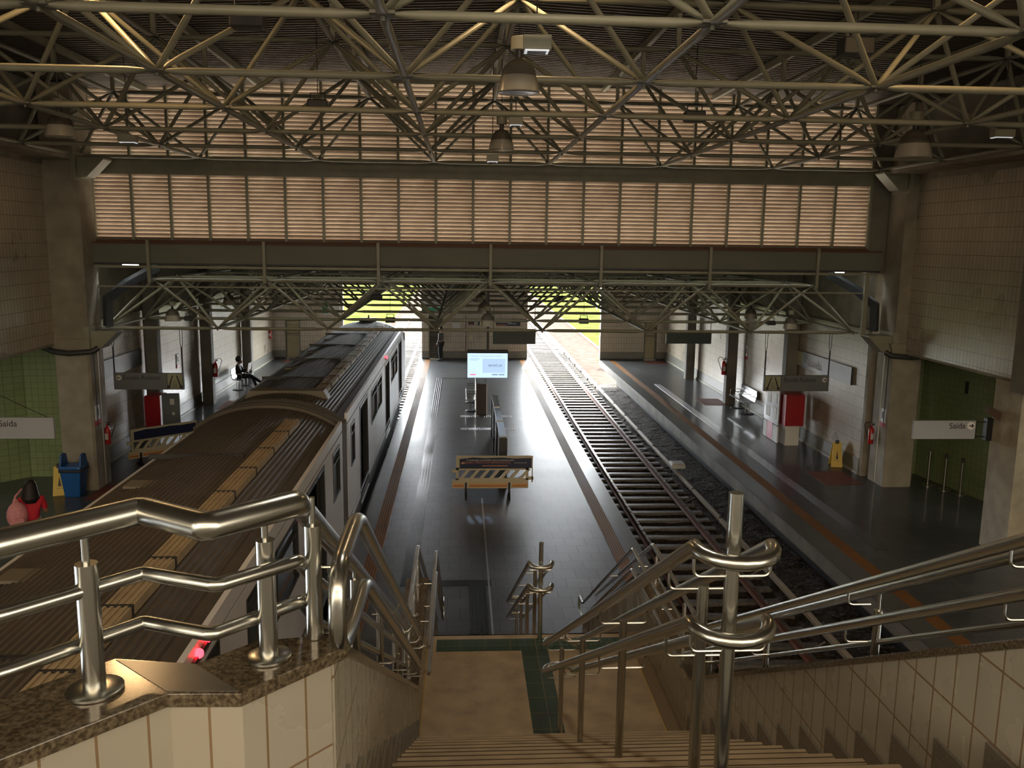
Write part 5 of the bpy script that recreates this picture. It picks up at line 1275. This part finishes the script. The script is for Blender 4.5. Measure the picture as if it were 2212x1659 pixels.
def curly(t, h, f):
    b = MB(); random.seed(3)
    b.ball(tuple(h-f*.03+Vector((0, 0, .05))), (.118, .118, .125), 14)
    for k in range(70):
        d = Vector((random.gauss(0, 1), random.gauss(0, 1), random.gauss(.3, 1))).normalized()
        if d.dot(f) < .35: b.ball(tuple(h-f*.03+Vector((0, 0, .05))+d*.112), .026, 6)
    b.build('hair', HAIR, t, smooth=True)
stand = dict(pelvis=(0, 0, .92), waist=(0, .01, 1.08), chest=(0, 0, 1.28), neck=(0, -.01, 1.43), neck2=(0, 0, 1.47), head=(0, .015, 1.56), face=(0, .115, 1.56),
    shl=(-.17, 0, 1.36), ell=(-.22, .02, 1.10), wrl=(-.17, .22, 1.16), shr=(.17, 0, 1.36), elr=(.22, .02, 1.10), wrr=(.17, .22, 1.16),
    hpl=(-.095, 0, .86), knl=(-.10, .02, .48), anl=(-.10, -.02, .09), toel=(-.11, .14, .035), hpr=(.095, 0, .86), knr=(.10, .02, .48), anr=(.10, -.02, .09), toer=(.11, .14, .035))
DK = mat('black_cloth', (.012, .012, .016), .8); DNM = mat('dark_denim', (.018, .022, .035), .8)
t = person('person in red shirt with pink backpack and long dark hair, on the left platform', (-7.60, 15.25, 0), .35, stand, mat('red_cloth', (.50, .012, .03), .75), DK, BLACK, long_hair, .5)
bp_ = thing('backpack', 'pale pink backpack hanging from the shoulder of the person in red', 'backpack', (-7.76, 15.06, 1.12), .5)
PK = mat('pink_cloth', (.62, .27, .30), .8, noise=.12, nscale=14, bump=.5, bscale=12)
bb = MB(); bb.ball((0, 0, 0), (.17, .12, .25), 16).ball((0, -.05, -.10), (.14, .10, .13), 14); bb.build('bag', PK, bp_, smooth=True)
MB().tube([(-.05, .08, .2), (.0, .12, .32), (.10, .22, .40), (.15, .28, .32)], .018, 8).build('strap', PK, bp_, smooth=True); MB().tube([(-.03, 0, .24), (0, 0, .29), (.03, 0, .24)], .01, 6).build('top_loop', PK, bp_)
MB().box(-.09, .09, -.155, -.14, -.14, -.02, PK).build('front_pocket', None, bp_, bevel=.01)
sit = dict(pelvis=(0, 0, .55), waist=(0, -.03, .70), chest=(0, -.05, .90), neck=(0, -.03, 1.05), neck2=(0, -.01, 1.09), head=(0, .02, 1.18), face=(0, .12, 1.16),
    shl=(-.17, -.04, .98), ell=(-.20, .10, .76), wrl=(-.12, .32, .80), shr=(.17, -.04, .98), elr=(.20, .10, .76), wrr=(.12, .32, .80),
    hpl=(-.10, .05, .53), knl=(-.13, .46, .55), anl=(-.12, .62, .12), toel=(-.13, .77, .05), hpr=(.10, .05, .53), knr=(.12, .46, .60), anr=(.05, .82, .34), toer=(.03, .95, .40))
person('person in dark clothes sitting cross-legged on the left bench, reading', (-8.72, 34.3, 0), -PI/2, sit, DK, DNM, BLACK, curly, 1)
t = thing('newspaper', 'open white newspaper held by the seated reader', 'newspaper', (-8.32, 34.3, .93), -PI/2)
PAP = mat('paper', (.72, .68, .66), .8, noise=.05, nscale=20)
MB().add([(0, 0, -.16), (-.27, -.03, -.16), (-.27, .02, .18), (0, .05, .18), (0, .004, -.16), (-.27, -.026, -.16), (-.27, .024, .18), (0, .054, .18)], [(0, 1, 2, 3), (4, 5, 6, 7), (0, 1, 5, 4), (1, 2, 6, 5), (2, 3, 7, 6)], PAP).build('left_page', None, t)
MB().add([(0, 0, -.16), (.27, -.03, -.16), (.27, .02, .18), (0, .05, .18), (0, .004, -.16), (.27, -.026, -.16), (.27, .024, .18), (0, .054, .18)], [(0, 1, 2, 3), (4, 5, 6, 7), (0, 1, 5, 4), (1, 2, 6, 5), (2, 3, 7, 6)], PAP).build('right_page', None, t)
st2 = dict(stand); st2.update(ell=(-.24, -.02, 1.10), wrl=(-.20, .10, .88), elr=(.24, -.02, 1.10), wrr=(.20, .10, .88))
person('person in grey shirt and black trousers standing by the far island doorway', (-1.0, 42.95, 0), 1.2, st2, mat('grey_cloth', (.10, .10, .09), .8), DK, BLACK, short_hair, 1)
# passenger inside the near car behind the open door
ps = dict(stand)
person('passenger in dark clothes standing inside the near car by the open door', (TXC+.9, 13.9, -.02), -PI/2, ps, mat('navy_cloth', (.02, .03, .05), .8), DK, BLACK, short_hair, 1)
